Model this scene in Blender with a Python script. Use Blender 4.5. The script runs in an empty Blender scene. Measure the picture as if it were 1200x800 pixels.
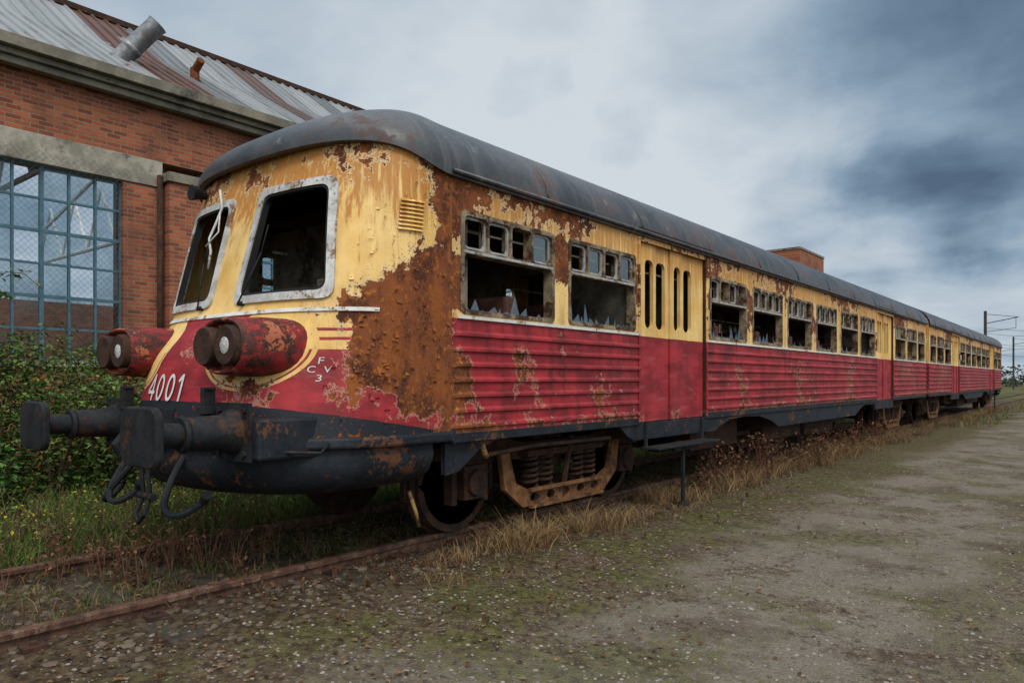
import bpy, math, random
import numpy as np
from mathutils import Vector, Matrix
from mathutils.geometry import delaunay_2d_cdt
random.seed(7); rng=np.random.default_rng(7)
S=bpy.context.scene
COL=S.collection
XC=-5.3
# ---------------------------------------------------------------- node helper
class NT:
    def __init__(s,t): s.t=t; s.t.nodes.clear()
    def node(s,typ,**p):
        n=s.t.nodes.new(typ)
        for k,v in p.items(): setattr(n,k,v)
        return n
    def put(s,sock,v):
        if isinstance(v,bpy.types.NodeSocket): s.t.links.new(v,sock)
        else:
            if isinstance(v,(tuple,list)) and len(v)==3 and sock.type=='RGBA': v=(*v,1)
            sock.default_value=v
    def m(s,op,a,b=None,c=None,clamp=False):
        n=s.node('ShaderNodeMath',operation=op,use_clamp=clamp)
        s.put(n.inputs[0],a)
        if b is not None: s.put(n.inputs[1],b)
        if c is not None: s.put(n.inputs[2],c)
        return n.outputs[0]
    def vm(s,op,a,b=None,out=0):
        n=s.node('ShaderNodeVectorMath',operation=op)
        s.put(n.inputs[0],a)
        if b is not None: s.put(n.inputs[1],b)
        return n.outputs[out]
    def ss(s,v,a,b,lo=0.,hi=1.):
        n=s.node('ShaderNodeMapRange',interpolation_type='SMOOTHSTEP')
        s.put(n.inputs[0],v); n.inputs[1].default_value=a; n.inputs[2].default_value=b
        n.inputs[3].default_value=lo; n.inputs[4].default_value=hi
        return n.outputs[0]
    def mix(s,f,a,b,bt='MIX'):
        n=s.node('ShaderNodeMix',data_type='RGBA',blend_type=bt)
        s.put(n.inputs[0],f); s.put(n.inputs[6],a); s.put(n.inputs[7],b)
        return n.outputs[2]
    def noise(s,v,scale,detail=5,rough=.55,dist=0.):
        n=s.node('ShaderNodeTexNoise')
        s.put(n.inputs['Vector'],v); n.inputs['Scale'].default_value=scale
        n.inputs['Detail'].default_value=min(detail,6); n.inputs['Roughness'].default_value=rough
        n.inputs['Distortion'].default_value=dist
        return n.outputs[0]
    def voro(s,v,scale,out='Distance',rnd=1.):
        n=s.node('ShaderNodeTexVoronoi'); s.put(n.inputs['Vector'],v); n.inputs['Scale'].default_value=scale
        n.inputs['Randomness'].default_value=rnd
        return n.outputs[out]
    def obj(s): return s.node('ShaderNodeTexCoord').outputs['Object']
    def sep(s,v):
        n=s.node('ShaderNodeSeparateXYZ'); s.put(n.inputs[0],v); return n.outputs
    def comb(s,x,y,z):
        n=s.node('ShaderNodeCombineXYZ'); s.put(n.inputs[0],x); s.put(n.inputs[1],y); s.put(n.inputs[2],z); return n.outputs[0]
    def bump(s,h,strength=.5,dist=.01):
        n=s.node('ShaderNodeBump'); n.inputs['Strength'].default_value=strength; n.inputs['Distance'].default_value=dist
        s.put(n.inputs['Height'],h); return n.outputs[0]
    def finish(s,col,rough=.7,metal=0.,normal=None,spec=.5,alpha=None):
        b=s.node('ShaderNodeBsdfPrincipled'); o=s.node('ShaderNodeOutputMaterial')
        s.put(b.inputs['Base Color'],col); s.put(b.inputs['Roughness'],rough); s.put(b.inputs['Metallic'],metal)
        s.put(b.inputs['Specular IOR Level'],spec)
        if normal is not None: s.put(b.inputs['Normal'],normal)
        s.t.links.new(b.outputs[0],o.inputs[0]); return b
def newmat(name):
    m=bpy.data.materials.new(name); m.use_nodes=True; return m,NT(m.node_tree)

def simple(name,c1,c2,scale=8,rough=.75,metal=0,c3=None,bump=.3,bd=.004,spec=.3,thr=(.5,.62)):
    m,n=newmat(name); P=n.obj()
    a=n.noise(P,scale,6,.6); b=n.noise(P,scale*6,4,.6)
    f=n.ss(n.m('ADD',n.m('MULTIPLY',a,.7),n.m('MULTIPLY',b,.3)),.38,.62)
    col=n.mix(f,c1,c2)
    if c3 is not None:
        g=n.ss(n.m('ADD',n.m('MULTIPLY',n.noise(P,scale*.6,6,.7),.75),n.m('MULTIPLY',b,.25)),thr[0],thr[1])
        col=n.mix(g,col,c3)
    n.finish(col,rough,metal,n.bump(n.m('ADD',a,b),bump,bd),spec); return m

RUST_D=(.060,.019,.010); RUST_M=(.19,.056,.018); RUST_O=(.40,.13,.026)
def rustcol(n,P):
    a=n.noise(P,5,6,.65); b=n.noise(P,22,5,.65)
    c=n.mix(n.ss(a,.38,.62),RUST_D,RUST_M)
    return n.mix(n.ss(b,.52,.7),c,RUST_O)

def body_mat(name,cab,rusty=0.,isdoor=False):
    m,n=newmat(name); P=n.obj(); x,y,z=n.sep(P)
    n1=n.noise(P,1.5,6,.68); n2=n.noise(P,8,6,.65); n3=n.noise(P,40,3,.6)
    st=n.noise(n.vm('MULTIPLY',P,(9,9,.55)),1.,4,.6)
    st2=n.noise(n.vm('MULTIPLY',P,(26,26,1.0)),1.,4,.6)
    jit=n.m('MULTIPLY',n.m('SUBTRACT',n2,.5),.015)
    zz=n.m('ADD',z,jit)
    YEL=n.mix(n.ss(n.noise(P,2.2,4),.35,.65),(.70,.42,.115),(.82,.56,.22))
    RED=n.mix(n.ss(n.noise(n.vm('MULTIPLY',P,(3,3,8)),.8,5,.6),.35,.65),(.20,.013,.019),(.37,.026,.034))
    RED=n.mix(n.m('MULTIPLY',n.ss(n.noise(n.vm('MULTIPLY',P,(2,2,12)),1.1,5,.65),.52,.72),.40),RED,(.42,.11,.10))
    up=n.m('GREATER_THAN',zz,1.925)
    if cab:
        ax=n.m('ABSOLUTE',n.m('SUBTRACT',x,XC))
        zb=n.ss(ax,.95,1.12,1.925,1.66)
        up=n.m('GREATER_THAN',zz,zb)
        stripe=n.m('MULTIPLY',n.m('GREATER_THAN',ax,.9),n.m('MAXIMUM',
            n.m('LESS_THAN',n.m('ABSOLUTE',n.m('SUBTRACT',zz,1.80)),.011),
            n.m('LESS_THAN',n.m('ABSOLUTE',n.m('SUBTRACT',zz,1.735)),.011)))
        stripe=n.m('MULTIPLY',stripe,n.m('LESS_THAN',y,3.42))
        up=n.m('SUBTRACT',up,stripe,clamp=True)
        dx=n.m('SUBTRACT',ax,.72); dz=n.m('MULTIPLY',n.m('SUBTRACT',zz,1.675),1.35)
        dd=n.m('SQRT',n.m('ADD',n.m('MULTIPLY',dx,dx),n.m('MULTIPLY',dz,dz)))
        up=n.m('MAXIMUM',up,n.m('LESS_THAN',dd,.41))
        up=n.m('SUBTRACT',up,n.m('MULTIPLY',n.m('LESS_THAN',n.m('ABSOLUTE',n.m('SUBTRACT',dd,.375)),.008),n.m('LESS_THAN',zz,1.66)),clamp=True)
    col=n.mix(up,RED,YEL)
    gr=n.ss(n.m('ADD',n.m('MULTIPLY',n1,.5),n.m('MULTIPLY',st,.5)),.42,.64)
    if cab: gr=n.m('MULTIPLY',gr,.38)
    elif isdoor: gr=n.m('MULTIPLY',gr,.45)
    else: gr=n.m('MULTIPLY',gr,.8)
    col=n.mix(gr,col,n.mix(up,(.075,.014,.013),(.29,.165,.05)))
    top=n.ss(z,2.25,3.1)
    stf=n.m('MULTIPLY',n.ss(n.m('ADD',n.m('MULTIPLY',st2,.6),n.m('MULTIPLY',top,.22)),.36,.50),.88 if cab else .75)
    stf=n.m('MULTIPLY',stf,n.m('ADD',n.m('MULTIPLY',up,.75),.25))
    col=n.mix(stf,col,n.mix(up,(.14,.035,.018),(.42,.16,.03)))
    bias=n.m('MULTIPLY',n.ss(z,2.78,3.1),.085)
    bias=n.m('ADD',bias,n.m('MULTIPLY',n.ss(z,1.18,1.03),.10))
    if cab:
        blobs=[((-3.9,3.78,1.80),.50,.30),((-4.02,3.45,1.90),.36,.25),((-3.87,3.98,2.35),.27,.26),((-3.87,3.98,2.8),.30,.26),((-3.87,4.0,1.35),.34,.24),
               ((-4.15,3.2,1.32),.32,.17),((-4.6,2.9,1.28),.40,.18),((-5.2,2.7,1.75),.30,.14),((-4.2,3.2,3.05),.35,.06),((-5.9,3.2,3.1),.35,.09),
               ((-3.93,3.62,2.40),.22,.14),((-5.25,3.0,3.1),.3,.09),((-4.08,3.35,1.55),.26,.17),((-3.95,3.6,1.3),.2,.18),((-4.35,3.1,1.95),.2,.10),((-6.0,2.8,1.3),.3,.12)]
    else:
        blobs=[((-3.85,4.02,2.9),.42,.22),((-3.85,4.02,2.2),.26,.26),((-3.85,4.02,1.5),.26,.26),((-3.85,5.45,2.5),.26,.17),((-3.85,5.45,2.9),.5,.10),
               ((-3.85,4.9,1.6),.24,.13),((-3.85,5.0,1.25),.3,.10),((-3.85,6.2,1.3),.30,.08),((-3.85,4.2,1.15),.4,.12),((-3.85,6.86,2.4),.3,.12),((-3.85,8.65,2.6),.45,.12),((-3.85,10.05,2.4),.4,.12),
               ((-3.85,11.5,2.9),.6,.10),((-3.85,13.0,2.4),.5,.10),((-3.85,15.,2.9),.9,.09),((-3.85,17.4,2.3),.4,.12),((-3.85,20,2.9),1.2,.10),
               ((-3.85,9.6,1.3),.5,.07),((-3.85,12.3,1.5),.5,.08),((-3.85,15.3,1.2),.8,.08),((-3.85,21,1.4),.8,.08)]
    if isdoor: blobs=[]
    for c,r,w in blobs:
        d=n.vm('DISTANCE',P,c,1)
        bias=n.m('ADD',bias,n.ss(d,r*1.35,r*.25,0,w))
    if not cab and not isdoor: bias=n.m('ADD',bias,n.m('ADD',n.m('MULTIPLY',up,.038),.024))
    M=n.m('ADD',n.m('ADD',n.m('MULTIPLY',n1,.46),n.m('MULTIPLY',n2,.42)),n.m('MULTIPLY',st,.12))
    M=n.m('ADD',M,n.m('ADD',bias,n.m('MULTIPLY',n.m('SUBTRACT',n3,.5),.08)))
    T=.645-rusty
    pr=n.ss(M,T-.022,T-.014)
    rs=n.ss(M,T,T+.008)
    col=n.mix(pr,col,n.mix(up,(.40,.16,.12),(.60,.42,.22)))
    if cab:
        bl=n.m('LESS_THAN',zz,n.m('SUBTRACT',1.22,n.m('MULTIPLY',n.m('SUBTRACT',y,3.0),.17)))
        col=n.mix(n.m('MULTIPLY',bl,n.ss(n2,.66,.62)),col,(.011,.013,.018))
    rc=rustcol(n,P)
    if cab:
        rc=n.mix(n.ss(n.noise(n.vm('MULTIPLY',P,(5,5,2)),1,5,.6),.5,.62),rc,(.25,.075,.017))
    col=n.mix(rs,col,rc)
    fk=n.ss(n.m('ADD',n.noise(P,55,2,.6),n.m('MULTIPLY',bias,.6)),.70,.73)
    col=n.mix(n.m('MULTIPLY',fk,.8),col,RUST_M)
    h=n.m('ADD',n.m('MULTIPLY',rs,-1.),n.m('MULTIPLY',n3,n.m('ADD',.15,n.m('MULTIPLY',rs,.6))))
    h=n.m('ADD',h,n.m('MULTIPLY',n1,1.2))
    rough=n.m('ADD',.58,n.m('MULTIPLY',rs,.32))
    n.finish(col,rough,0,n.bump(h,.8,.006),.28)
    return m

def attr_mat(name,rough=.7,trans=.25):
    m,n=newmat(name)
    a=n.node('ShaderNodeAttribute',attribute_name='Col').outputs['Color']
    b=n.node('ShaderNodeBsdfPrincipled'); n.put(b.inputs['Base Color'],a); b.inputs['Roughness'].default_value=rough
    b.inputs['Specular IOR Level'].default_value=.25
    o=n.node('ShaderNodeOutputMaterial')
    if trans<=0: n.t.links.new(b.outputs[0],o.inputs[0]); return m
    t=n.node('ShaderNodeBsdfTranslucent'); n.put(t.inputs[0],a)
    mx=n.node('ShaderNodeMixShader'); mx.inputs[0].default_value=trans
    n.t.links.new(b.outputs[0],mx.inputs[1]); n.t.links.new(t.outputs[0],mx.inputs[2]); n.t.links.new(mx.outputs[0],o.inputs[0])
    return m

# ---------------------------------------------------------------- mesh helpers
def empty(name,parent=None):
    e=bpy.data.objects.new(name,None); COL.objects.link(e); e.empty_display_size=.3
    if parent: e.parent=parent
    return e
def mkobj(name,V,F,mat,parent=None,smooth=False,bevel=0,cols=None,autos=None):
    me=bpy.data.meshes.new(name); me.from_pydata([tuple(v) for v in V] if not isinstance(V,np.ndarray) else V.tolist(),[],F if isinstance(F,list) else F.tolist())
    me.update()
    if smooth: me.polygons.foreach_set('use_smooth',[True]*len(me.polygons))
    if cols is not None:
        a=me.color_attributes.new('Col','FLOAT_COLOR','POINT')
        c=np.ones((len(V),4),dtype=np.float32); c[:,:3]=cols; a.data.foreach_set('color',c.ravel())
    me.materials.append(mat)
    o=bpy.data.objects.new(name,me); COL.objects.link(o)
    if parent: o.parent=parent
    if bevel:
        b=o.modifiers.new('bevel','BEVEL'); b.width=bevel; b.segments=2; b.limit_method='ANGLE'
    if autos:
        me.set_sharp_from_angle(angle=math.radians(autos))
    return o
class MB:
    def __init__(s): s.V=[]; s.F=[]
    def add(s,V,F):
        k=len(s.V); s.V+= [tuple(v) for v in V]; s.F+=[tuple(i+k for i in f) for f in F]
    def box(s,x0,x1,y0,y1,z0,z1):
        s.add([(x0,y0,z0),(x1,y0,z0),(x1,y1,z0),(x0,y1,z0),(x0,y0,z1),(x1,y0,z1),(x1,y1,z1),(x0,y1,z1)],
              [(0,3,2,1),(4,5,6,7),(0,1,5,4),(1,2,6,5),(2,3,7,6),(3,0,4,7)])
    def cyl(s,p0,p1,r0,r1=None,n=20,caps=True):
        r1=r0 if r1 is None else r1
        s.lathe([p0,p1],[r0,r1],n,caps)
    def lathe(s,pts,rs,n=20,caps=True):
        pts=[Vector(p) for p in pts]; V=[];F=[]
        prevu=None
        for i,p in enumerate(pts):
            if i==0: d=pts[1]-p
            elif i==len(pts)-1: d=p-pts[i-1]
            else: d=pts[i+1]-pts[i-1]
            if d.length<1e-9: d=Vector((0,0,1))
            d.normalize()
            if prevu is None:
                u=d.orthogonal().normalized()
            else:
                u=(prevu-d*prevu.dot(d)); u=u.normalized() if u.length>1e-6 else d.orthogonal().normalized()
            prevu=u; v=d.cross(u)
            for j in range(n):
                a=2*math.pi*j/n; V.append(p+rs[i]*(math.cos(a)*u+math.sin(a)*v))
        for i in range(len(pts)-1):
            for j in range(n):
                F.append((i*n+j,i*n+(j+1)%n,(i+1)*n+(j+1)%n,(i+1)*n+j))
        if caps:
            F.append(tuple(range(n-1,-1,-1))); F.append(tuple((len(pts)-1)*n+j for j in range(n)))
        s.add(V,F)
    def tube(s,pts,r,n=6): s.lathe(pts,[r]*len(pts),n,True)
    def poly_ext(s,pts,ax,a0,a1):
        n=len(pts); V=[]
        for a in (a0,a1):
            for p in pts: V.append((a,p[0],p[1]) if ax=='x' else (p[0],a,p[1]))
        F=[tuple(range(n)),tuple(range(2*n-1,n-1,-1))]+[(i,(i+1)%n,n+(i+1)%n,n+i) for i in range(n)]
        s.add(V,F)
    def obj(s,name,mat,parent=None,smooth=False,bevel=0,autos=None): return mkobj(name,s.V,s.F,mat,parent,smooth,bevel,None,autos)
def rrect(a0,a1,b0,b1,r,n=4):
    out=[]
    for cx,cy,s in ((a1-r,b1-r,0),(a0+r,b1-r,90),(a0+r,b0+r,180),(a1-r,b0+r,270)):
        for i in range(n+1):
            t=math.radians(s+90*i/n); out.append((cx+r*math.cos(t),cy+r*math.sin(t)))
    return out
def round_poly(P,r,n=4):
    out=[]; N=len(P)
    for i in range(N):
        p=Vector(P[i]);a=Vector(P[i-1]);b=Vector(P[(i+1)%N])
        d1=(a-p).normalized();d2=(b-p).normalized()
        s=p+d1*r;e=p+d2*r
        for k in range(n+1):
            t=k/n; q=s*(1-t)**2+p*2*t*(1-t)+e*t*t; out.append((q.x,q.y))
    return out
def resample(P,step):
    out=[];N=len(P)
    for i in range(N):
        a=P[i];b=P[(i+1)%N];L=math.hypot(b[0]-a[0],b[1]-a[1]);k=max(1,int(math.ceil(L/step)))
        for j in range(k): out.append((a[0]+(b[0]-a[0])*j/k,a[1]+(b[1]-a[1])*j/k))
    return out
def inside(pt,P):
    x,y=pt;c=False;j=len(P)-1
    for i in range(len(P)):
        xi,yi=P[i];xj,yj=P[j]
        if (yi>y)!=(yj>y) and x<(xj-xi)*(y-yi)/(yj-yi)+xi: c=not c
        j=i
    return c
def plate(mb,outer,holes,mp,thick,inner=[]):
    V=[];E=[]
    for L in [outer]+holes:
        k=len(V); V+=[Vector(p) for p in L]; E+=[(k+i,k+(i+1)%len(L)) for i in range(len(L))]
    V+=[Vector(p) for p in inner]
    r=delaunay_2d_cdt(V,E,[],0,1e-5)
    vs=r[0]; fs=[]
    for f in r[2]:
        c=(sum(vs[i][0] for i in f)/len(f),sum(vs[i][1] for i in f)/len(f))
        if inside(c,outer) and not any(inside(c,h) for h in holes): fs.append(tuple(f))
    n=len(vs)
    VV=[mp(v[0],v[1],0) for v in vs]+[mp(v[0],v[1],thick) for v in vs]
    FF=list(fs)+[tuple(i+n for i in reversed(f)) for f in fs]
    cnt={}
    for f in fs:
        for i in range(len(f)):
            a,b=f[i],f[(i+1)%len(f)]; k=(min(a,b),max(a,b)); cnt.setdefault(k,[]).append((a,b))
    for k,l in cnt.items():
        if len(l)==1: a,b=l[0]; FF.append((b,a,a+n,b+n))
    mb.add(VV,FF)

# ---------------------------------------------------------------- materials
M_side=body_mat('side_paint',False); M_cab=body_mat('cab_paint',True,.0); M_door=body_mat('door_paint',False,-.015,True)
M_frame=simple('window_frame_paint',(.13,.10,.07),(.30,.22,.13),9,.7,0,(.05,.022,.012),.4,.004,thr=(.47,.55))
M_alu=simple('weathered_aluminium',(.28,.28,.27),(.44,.44,.42),10,.5,.15,(.13,.08,.05),.3,.002,thr=(.52,.62))
M_wsf=simple('windscreen_surround',(.38,.37,.35),(.60,.59,.56),7,.55,.1,(.20,.11,.06),.4,.003,thr=(.52,.59))
M_black=simple('black_underframe',(.008,.009,.010),(.020,.021,.024),6,.7,0,(.065,.027,.013),.5,.006,.22,thr=(.53,.62))
M_black2=simple('black_beam_paint',(.008,.010,.014),(.017,.020,.026),5,.6,0,(.10,.042,.02),.5,.006,.25,thr=(.55,.60))
M_rust=simple('rusty_steel',RUST_D,RUST_M,10,.88,0,(.22,.085,.03),.6,.006,thr=(.53,.66))
M_rustdark=simple('dark_rusty_steel',(.02,.012,.009),(.06,.026,.014),9,.9,0,(.11,.045,.02),.6,.006,thr=(.55,.66))
M_brass=simple('rusty_bogie_beam',(.11,.045,.018),(.22,.10,.035),9,.8,0,(.05,.022,.012),.5,.004,thr=(.48,.6))
M_white=simple('white_paint_trim',(.50,.49,.46),(.66,.65,.61),9,.6,0,(.25,.14,.07),.3,.002,thr=(.55,.61))
M_int=simple('interior_lining',(.10,.085,.065),(.20,.17,.13),4,.8,0,(.035,.028,.02),.3,.004)
M_intd=simple('interior_dark',(.02,.018,.016),(.045,.04,.035),5,.85)
M_seat=simple('seat_vinyl',(.05,.018,.014),(.09,.035,.022),9,.6)
def roof_mat():
    m,n=newmat('roof_paint'); P=n.obj(); x,y,z=n.sep(P)
    a=n.noise(P,1.4,6,.66); b=n.noise(P,12,6,.65); st=n.noise(n.vm('MULTIPLY',P,(1.2,12,1.2)),1,4,.6)
    col=n.mix(n.ss(a,.35,.65),(.022,.024,.028),(.062,.062,.068))
    col=n.mix(n.m('MULTIPLY',n.ss(st,.48,.7),.5),col,(.10,.10,.10))
    edge=n.ss(z,3.35,3.1)
    f=n.ss(n.m('ADD',n.m('ADD',n.m('MULTIPLY',a,.55),n.m('MULTIPLY',b,.45)),n.m('MULTIPLY',edge,.06)),.555,.63)
    col=n.mix(n.m('MULTIPLY',f,.8),col,n.mix(n.ss(b,.4,.6),(.045,.026,.029),(.10,.052,.042)))
    lich=n.ss(n.m('ADD',n.m('MULTIPLY',n.noise(P,3.2,6,.7),.7),n.m('MULTIPLY',b,.3)),.58,.66)
    col=n.mix(n.m('MULTIPLY',lich,.7),col,(.17,.165,.155))
    n.finish(col,n.m('ADD',.40,n.m('MULTIPLY',f,.35)),0,n.bump(n.m('ADD',a,n.m('MULTIPLY',b,.5)),.5,.018),.45); return m
M_roof=roof_mat()
def pod_mat():
    m,n=newmat('lamp_pod_paint'); P=n.obj()
    a=n.noise(P,5,6,.68); b=n.noise(P,30,4,.6)
    col=n.mix(n.ss(a,.4,.62),(.26,.02,.022),(.13,.012,.013))
    k=n.ss(n.m('ADD',n.m('MULTIPLY',n.noise(P,7.3,6,.7),.75),n.m('MULTIPLY',b,.25)),.485,.505)
    k2=n.ss(n.m('ADD',n.m('MULTIPLY',n.noise(P,4.3,6,.7),.75),n.m('MULTIPLY',b,.25)),.54,.555)
    col=n.mix(k,col,n.mix(n.ss(b,.4,.6),(.03,.012,.010),(.085,.024,.016)))
    col=n.mix(k2,col,(.33,.10,.045))
    n.finish(col,.65,0,n.bump(n.m('SUBTRACT',b,k),.5,.005),.3); return m
M_pod=pod_mat()
m,n=newmat('lamp_glass'); vv=n.voro(n.vm('MULTIPLY',n.obj(),(1,0,1)),60); n.finish(n.mix(n.ss(vv,.0,.6),(.22,.22,.20),(.55,.55,.51)),.15,.0,n.bump(vv,.5,.006),.9); M_lens=m
m,n=newmat('black_void'); n.finish((.006,.006,.006),.9); M_void=m
m,n=newmat('broken_glass'); g=n.node('ShaderNodeBsdfGlossy'); g.inputs['Roughness'].default_value=.12; g.inputs['Color'].default_value=(.7,.75,.75,1)
t=n.node('ShaderNodeBsdfTransparent'); t.inputs[0].default_value=(.7,.75,.72,1); mx=n.node('ShaderNodeMixShader'); mx.inputs[0].default_value=.35
oo=n.node('ShaderNodeOutputMaterial'); n.t.links.new(t.outputs[0],mx.inputs[1]); n.t.links.new(g.outputs[0],mx.inputs[2]); n.t.links.new(mx.outputs[0],oo.inputs[0]); M_shard=m

# ================================================================ RAILCAR
car=empty('diesel_railcar')
YF=2.96; NEXP=3.25; CL=1.05; HW=1.45
phi=np.linspace(0,math.pi/2,600)
pdx=HW*np.sin(phi)**(2/NEXP); pdy=CL*(1-np.cos(phi)**(2/NEXP))
ps=np.concatenate([[0],np.cumsum(np.hypot(np.diff(pdx),np.diff(pdy)))]); SL=ps[-1]
def sm(t): t=max(0,min(1,t)); return t*t*(3-2*t)
def ze_of(dy): return 3.03+.19*(1-sm(dy/CL))
def cabpt(s,z,d=0.):
    a=abs(s); sg=1 if s>=0 else -1
    dx=float(np.interp(a,ps,pdx)); dy=float(np.interp(a,ps,pdy))
    e=.01; dx2=float(np.interp(min(a+e,SL),ps,pdx)); dy2=float(np.interp(min(a+e,SL),ps,pdy))
    dx1=float(np.interp(max(a-e,0),ps,pdx)); dy1=float(np.interp(max(a-e,0),ps,pdy))
    tx,ty=dx2-dx1,dy2-dy1; L=math.hypot(tx,ty); tx/=L;ty/=L
    nx,ny=ty,-tx
    y=YF+dy+.26*(z-2.03)*(1-sm(dy/CL))
    y-=.23*max(0,1-(dx/1.2)**2)*sm((2.02-z)/.45)
    return (XC+sg*(dx-nx*d), y-ny*d, z)
def s_of_dx(dx): return math.copysign(float(np.interp(abs(dx),pdx,ps)),dx)
def cabz(s,v):
    dy=float(np.interp(abs(s),ps,pdy)); return 1.0+v*(ze_of(dy)-1.0)
def cabv(s,z):
    dy=float(np.interp(abs(s),ps,pdy)); return (z-1.0)/(ze_of(dy)-1.0)
def cmap(s,v,d): return cabpt(s,cabz(s,v),d)
def frontwin(sign,g=0.,r=.09):
    P=[(.165+g,2.02+g),(1.15-g,2.02+g),(1.01-g,2.94-g),(.185+g,2.94-g)]
    P=round_poly(P,r,5); P=resample(P,.06)
    P=[(s_of_dx(sign*a),b) for a,b in P]
    if sign<0: P=P[::-1]
    return [(a,cabv(a,b)) for a,b in P]
outer=resample([(-SL,0),(SL,0),(SL,1),(-SL,1)],.06)
inner=[]
holes=[frontwin(1,.035),frontwin(-1,.035)]
for i in range(1,60):
    for j in range(1,34):
        p=(-SL+2*SL*i/60,j/34)
        ok=not any(inside(p,h) for h in holes) and all(min(math.hypot(p[0]-q[0],(p[1]-q[1])*2) for q in h)>.03 for h in holes)
        if ok: inner.append(p)
mb=MB(); plate(mb,outer,holes,cmap,.03,inner); mb.obj('cab_shell',M_cab,car,True,0,50)
mb=MB()
for sg in (1,-1):
    plate(mb,frontwin(sg,0.),[frontwin(sg,.06,.08)],lambda s,v,d:cmap(s,v,d-.022),.07)
mb.obj('windscreen_frames',M_wsf,car,True,0,40)
mb=MB()
for sg in (1,-1):
    plate(mb,frontwin(sg,.0595,.08),[frontwin(sg,.078,.075)],lambda s,v,d:cmap(s,v,d-.010),.05)
mb.obj('windscreen_gaskets',M_void,car,True,0,40)
def strip_on_cab(mb,z0,z1,sA,sB,d0=-.014,n=60):
    V=[];F=[]
    for i in range(n+1):
        s=sA+(sB-sA)*i/n
        V+= [cabpt(s,z0,.002),cabpt(s,z0,d0),cabpt(s,z1,d0),cabpt(s,z1,.002)]
    for i in range(n):
        for k in range(3): F.append((i*4+k,i*4+k+1,i*4+k+5,i*4+k+4))
    mb.add(V,F)
mb=MB(); strip_on_cab(mb,1.93,1.958,-SL,1.50)
for sx in (1,-1):
    X=XC+sx*HW
    for ya,yb in ((4.07,6.9),(8.62,17.48),(19.17,23.25)):
        mb.box(min(X,X+sx*.016),max(X,X+sx*.016),ya,yb,1.925,1.95)
mb.obj('waist_trim',M_white,car,False)
# ---------- side walls
beads=[1.07+.119*i for i in range(7)]
def prof(z):
    for b in beads:
        if b<z<b+.05:
            t=z-b
            return .02*min(1,t/.009)*min(1,(.05-t)/.022)
    return 0
wins=[(4.12,5.33),(5.58,6.81),(8.72,9.93),(10.17,11.39),(11.65,12.85),(13.14,14.36),(14.66,15.88),(16.12,17.28),(19.36,20.5),(20.78,21.92),(22.15,23.05)]
doors=[(6.915,8.60),(17.50,19.15)]
WZ0,WZ1=1.975,2.76
def side(mb,sx,off,useprof,y0=4.01,y1=23.3):
    X=XC+sx*(HW-off)
    ys=set([y0,y1]); zs=set([1.03,3.03])
    for a,b in wins: ys|={a,b}
    for a,b in doors: ys|={a,b}
    if useprof:
        ys|={4.085}; ys|=set(float(q) for q in np.arange(4.35,23.2,.35))
    zs|={WZ0,WZ1,3.0}
    if useprof:
        for b in beads: zs|={b,b+.009,b+.028,b+.05}
    ys=sorted(ys); zs=sorted(zs)
    idx={};V=[];F=[]
    for i,y in enumerate(ys):
        for j,z in enumerate(zs):
            dent=.0035*math.sin(y*3.1+z*2.0)*math.sin(y*7.3+1.3) if (useprof and z<1.9) else 0
            idx[i,j]=len(V); V.append((X+sx*((prof(z) if (useprof and y>4.05) else 0)+dent),y,z))
    for i in range(len(ys)-1):
        for j in range(len(zs)-1):
            yc=(ys[i]+ys[i+1])/2; zc=(zs[j]+zs[j+1])/2
            if WZ0<zc<WZ1 and any(a<yc<b for a,b in wins): continue
            if zc<3.0 and any(a<yc<b for a,b in doors): continue
            F.append((idx[i,j],idx[i+1,j],idx[i+1,j+1],idx[i,j+1]))
    mb.add(V,F)
mb=MB(); side(mb,1,0,True); side(mb,-1,0,True); mb.obj('side_walls',M_side,car)
mb=MB(); side(mb,1,.09,False,4.0); side(mb,-1,.09,False,4.0); mb.obj('interior_walls',M_int,car)
mb=MB(); ma=MB(); mg=MB()
rr=random.Random(3)
for sx in (1,-1):
    X=XC+sx*HW
    for wi,(a,b) in enumerate(wins):
        hs=[]; w=(b-a-.04)/4
        for k in range(4):
            hs.append(rrect(a+.028+k*w,a+.028+(k+1)*w-.018,2.475,2.735,.04,4))
        hs.append(rrect(a+.024,b-.024,2.0,2.435,.035,4))
        mp=lambda u,v,d,X=X,sx=sx:(X+sx*(.008-d),u,v)
        plate(mb,rrect(a-.014,b+.014,WZ0-.012,WZ1+.012,.05,4),hs,mp,.10)
        for k in range(4):
            if rr.random()<.6:
                x0=a+.028+k*w; x1=x0+w-.018
                mp2=lambda u,v,d,X=X,sx=sx:(X+sx*(-.02-d),u,v)
                plate(ma,rrect(x0-.004,x1+.004,2.471,2.739,.04,4),[rrect(x0+.018,x1-.018,2.497,2.715,.05,4)],mp2,.02)
                if rr.random()<.3: mg.add([(X-sx*.03,x0,2.48),(X-sx*.03,x1,2.48),(X-sx*.03,x1,2.73),(X-sx*.03,x0,2.73)],[(0,1,2,3)])
        # jagged leftovers of the main pane along bottom and corners
        x=a+.02
        while x<b-.05:
            wd=rr.uniform(.03,.14); hh=rr.choice([0,.02,.03,.05,.09,.16])*rr.uniform(.5,1.2)
            if x<a+.1 or x>b-.2: hh*=1.6
            if hh>0: mg.add([(X-sx*.04,x,2.0),(X-sx*.04,min(x+wd,b-.02),2.0),(X-sx*.04,min(x+wd*rr.uniform(.2,.9),b-.02),2.0+hh)],[(0,1,2)])
            x+=wd
        ma.box(min(X+sx*-.03,X+sx*.012),max(X+sx*-.03,X+sx*.012),a+.02,b-.02,2.442,2.462)
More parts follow.
